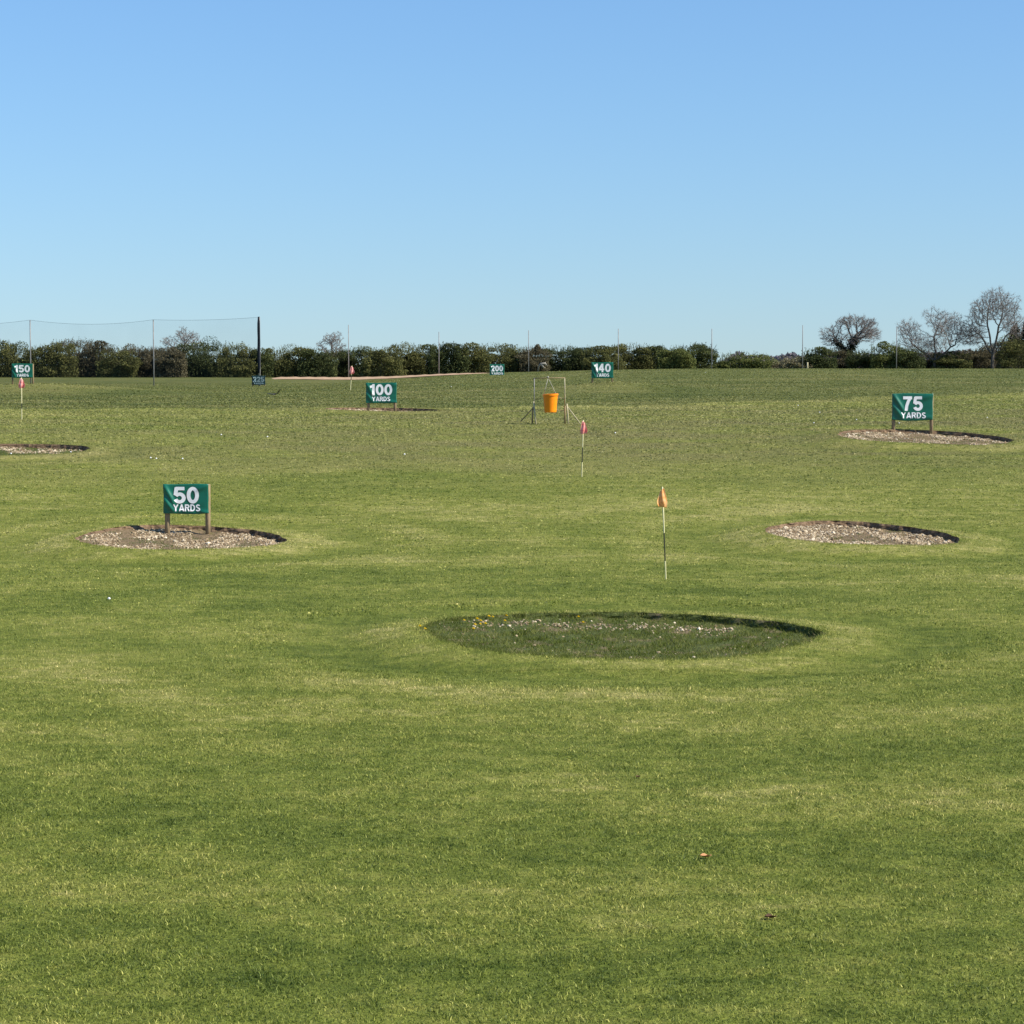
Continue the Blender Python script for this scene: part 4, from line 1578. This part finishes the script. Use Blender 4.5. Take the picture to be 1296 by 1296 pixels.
# ------------------------------------------------------------------ fallen leaves
def leaf(px_, py_, L, mat, lab, rot):
    P = place(px_, py_)
    g = Geo()
    nu, nv = 9, 7
    V, Q = [], []
    ca, sa = math.cos(rot), math.sin(rot)
    for s_ in (0, 1):
        for i in range(nu):
            t = i / (nu - 1)
            w = 0.32 * L * math.sin(PI * t ** 0.8) + 0.001
            for j in range(nv):
                v = j / (nv - 1) * 2 - 1
                x, y_ = (t - 0.5) * L, v * w
                z = 0.016 + 0.55 * w * v * v + 0.10 * L * (2 * t - 1) ** 2 - 0.0015 * s_ + 0.004 * math.sin(9 * t + 4 * v)
                V.append((P[0] + x * ca - y_ * sa, P[1] + x * sa + y_ * ca, P[2] + z))
    N = nu * nv
    for i in range(nu - 1):
        for j in range(nv - 1):
            a = i * nv + j
            Q.append((a, a + nv, a + nv + 1, a + 1))
            Q.append((N + a, N + a + 1, N + a + nv + 1, N + a + nv))
    V = np.array(V)
    me = mesh_np(V - P, None, Q, None, True)
    me.materials.append(mat)
    o = bpy.data.objects.new('fallen_leaf', me)
    C.objects.link(o)
    o.location = P
    return tag(o, lab, 'leaf', 'fallen leaves on the near lawn')


leaf(893, 1087, 0.085, M['leaf_tan'], 'curled orange tan leaf on the open lawn in the foreground', 0.3)
leaf(975, 1164, 0.075, M['leaf_brown'], 'dark brown leaf lying lowest in the foreground grass', 0.1)
leaf(808, 985.5, 0.05, M['leaf_brown'], 'small reddish brown leaf below the near bunker', 1.0)


# ------------------------------------------------------------------ crow and dead branch
def crow():
    d = 108.0
    P = at(347.4, 499, d)
    bm = bmesh.new()
    rings = [(-0.24, 0.008, 0.0), (-0.16, 0.035, 0.0), (-0.06, 0.062, 0), (0.04, 0.066, 0.004), (0.12, 0.050, 0.01), (0.17, 0.036, 0.018), (0.21, 0.034, 0.022), (0.245, 0.018, 0.018), (0.29, 0.003, 0.010)]
    n = 8
    vs = []
    for y_, r, z in rings:
        vs.append([bm.verts.new((r * math.cos(k * 2 * PI / n), y_, z + 0.85 * r * math.sin(k * 2 * PI / n))) for k in range(n)])
    for a, b in zip(vs[:-1], vs[1:]):
        for k in range(n):
            bm.faces.new((a[k], a[(k + 1) % n], b[(k + 1) % n], b[k]))
    bm.faces.new(vs[0])
    bm.faces.new(vs[-1][::-1])
    bm.faces.ensure_lookup_table()
    for side, lift in ((1, 0.62), (-1, 0.10)):
        ks = (0, n - 1) if side == 1 else (n // 2 - 1, n // 2)
        fs = [f for f in bm.faces if len(f.verts) == 4 and f.calc_center_median().x * side > 0.025 and -0.07 < f.calc_center_median().y < 0.13 and abs(f.calc_center_median().z) < 0.05]
        for (dx, dz, back, sq) in ((0.16, 0.10 * lift, 0.0, 0.35), (0.16, 0.24 * lift, 0.03, 0.8), (0.14, 0.22 * lift, 0.06, 0.45)):
            ret = bmesh.ops.extrude_face_region(bm, geom=fs)
            nv = [e for e in ret['geom'] if isinstance(e, bmesh.types.BMVert)]
            c = sum((v.co for v in nv), Vector()) / len(nv)
            for v in nv:
                v.co.z = c.z + (v.co.z - c.z) * sq
                v.co.x = c.x + (v.co.x - c.x) * 0.3
                v.co += Vector((side * dx, -back, dz))
            bmesh.ops.delete(bm, geom=fs, context='FACES')
            fs = [e for e in ret['geom'] if isinstance(e, bmesh.types.BMFace)]
    bmesh.ops.recalc_face_normals(bm, faces=bm.faces[:])
    me = bpy.data.meshes.new('crow')
    bm.to_mesh(me)
    bm.free()
    me.materials.append(M['feather'])
    o = bpy.data.objects.new('crow', me)
    C.objects.link(o)
    o.location = Vector(P)
    o.rotation_euler = (0.1, 0.0, math.radians(-25))
    o.scale = (0.68, 0.68, 0.68)
    tag(o, 'black crow with spread wings flying low over the rough, below the dark 225 yards sign', 'bird')


crow()

P = at(686, 470, 296)
P[2] = float(ground_z(P[0], 296))
k = 296 / FOC
br = empty('dead_branch', P, 'bleached dead branch leaning out of the hedge above the bucket frame', 'branch')
g = Geo()
q = lambda a, b: at(a, b, 296)
g.tube([q(681, 470.5), q(682, 463), q(684.5, 460.5), q(690, 460), q(692.6, 463.5)], [0.10, 0.11, 0.14, 0.16, 0.06], 7)
link('limb', g.mesh(True), M['deadwood'], br)
g = Geo()
g.tube([q(685, 461), q(687.5, 464.5), q(690, 466)], [0.12, 0.14, 0.07], 6)
g.tube([q(688.5, 460.5), q(690.5, 458.2)], [0.10, 0.04], 6)
link('snag', g.mesh(True), M['deadwood'], br)
P = at(1022, 468, 306)
g = Geo()
z0 = float(ground_z(P[0], 306))
T = at(1022, 458.5, 306)
g.tube([(T[0], 306, z0 - 0.3), T], [0.11, 0.10], 8)
tag(link('fence_post', g.mesh(True), M['stake']), 'short pale wooden post beside the pale straw bush', 'post')

# ------------------------------------------------------------------ light, sky, camera
SUN_EL, SUN_AZ = math.radians(40), math.radians(90 + 15)     # azimuth clockwise from straight down the range
s = Vector((math.sin(SUN_AZ) * math.cos(SUN_EL), math.cos(SUN_AZ) * math.cos(SUN_EL), math.sin(SUN_EL)))
sl = bpy.data.lights.new('sun', 'SUN')
sl.energy = 4.9
sl.angle = math.radians(0.53)
sl.color = (1.0, 0.93, 0.82)
so = bpy.data.objects.new('sun', sl)
C.objects.link(so)
so.rotation_euler = (-s).to_track_quat('-Z', 'Y').to_euler()
so.location = (40, -20, 60)

w = bpy.data.worlds.new('World')
sc.world = w
w.use_nodes = True
nt = w.node_tree
nt.nodes.clear()
out = nt.nodes.new('ShaderNodeOutputWorld')
bg = nt.nodes.new('ShaderNodeBackground')
sky = nt.nodes.new('ShaderNodeTexSky')
sky.sky_type = 'NISHITA'
sky.sun_disc = False
sky.sun_elevation = SUN_EL
sky.sun_rotation = SUN_AZ
sky.air_density = 1.0
sky.dust_density = 0.3
sky.ozone_density = 10.0
tc = nt.nodes.new('ShaderNodeTexCoord')
mul = nt.nodes.new('ShaderNodeVectorMath')
mul.operation = 'MULTIPLY'
mul.inputs[1].default_value = (1, 1, 0.72)
nrm = nt.nodes.new('ShaderNodeVectorMath')
nrm.operation = 'NORMALIZE'
nt.links.new(tc.outputs['Generated'], mul.inputs[0])
add = nt.nodes.new('ShaderNodeVectorMath')
add.operation = 'ADD'
add.inputs[1].default_value = (0, 0, 0.027)
nt.links.new(mul.outputs[0], add.inputs[0])
nt.links.new(add.outputs[0], nrm.inputs[0])
nt.links.new(nrm.outputs[0], sky.inputs['Vector'])
nt.links.new(sky.outputs[0], bg.inputs['Color'])
bg.inputs['Strength'].default_value = 0.1
nt.links.new(bg.outputs[0], out.inputs['Surface'])

cam = bpy.data.cameras.new('camera')
cam.sensor_width = 36
cam.lens = 36 * FOC / 1296
cam.clip_start = 0.1
cam.clip_end = 6000
co = bpy.data.objects.new('camera', cam)
C.objects.link(co)
co.location = (0, 0, EYE)
co.rotation_euler = (PI / 2 - PITCH, 0, 0)
sc.camera = co

sc.view_settings.view_transform = 'Standard'
sc.view_settings.look = 'None'
sc.view_settings.exposure = 0.6
sc.view_settings.gamma = 1.0
sc.cycles.max_bounces = 6
sc.cycles.transparent_max_bounces = 12
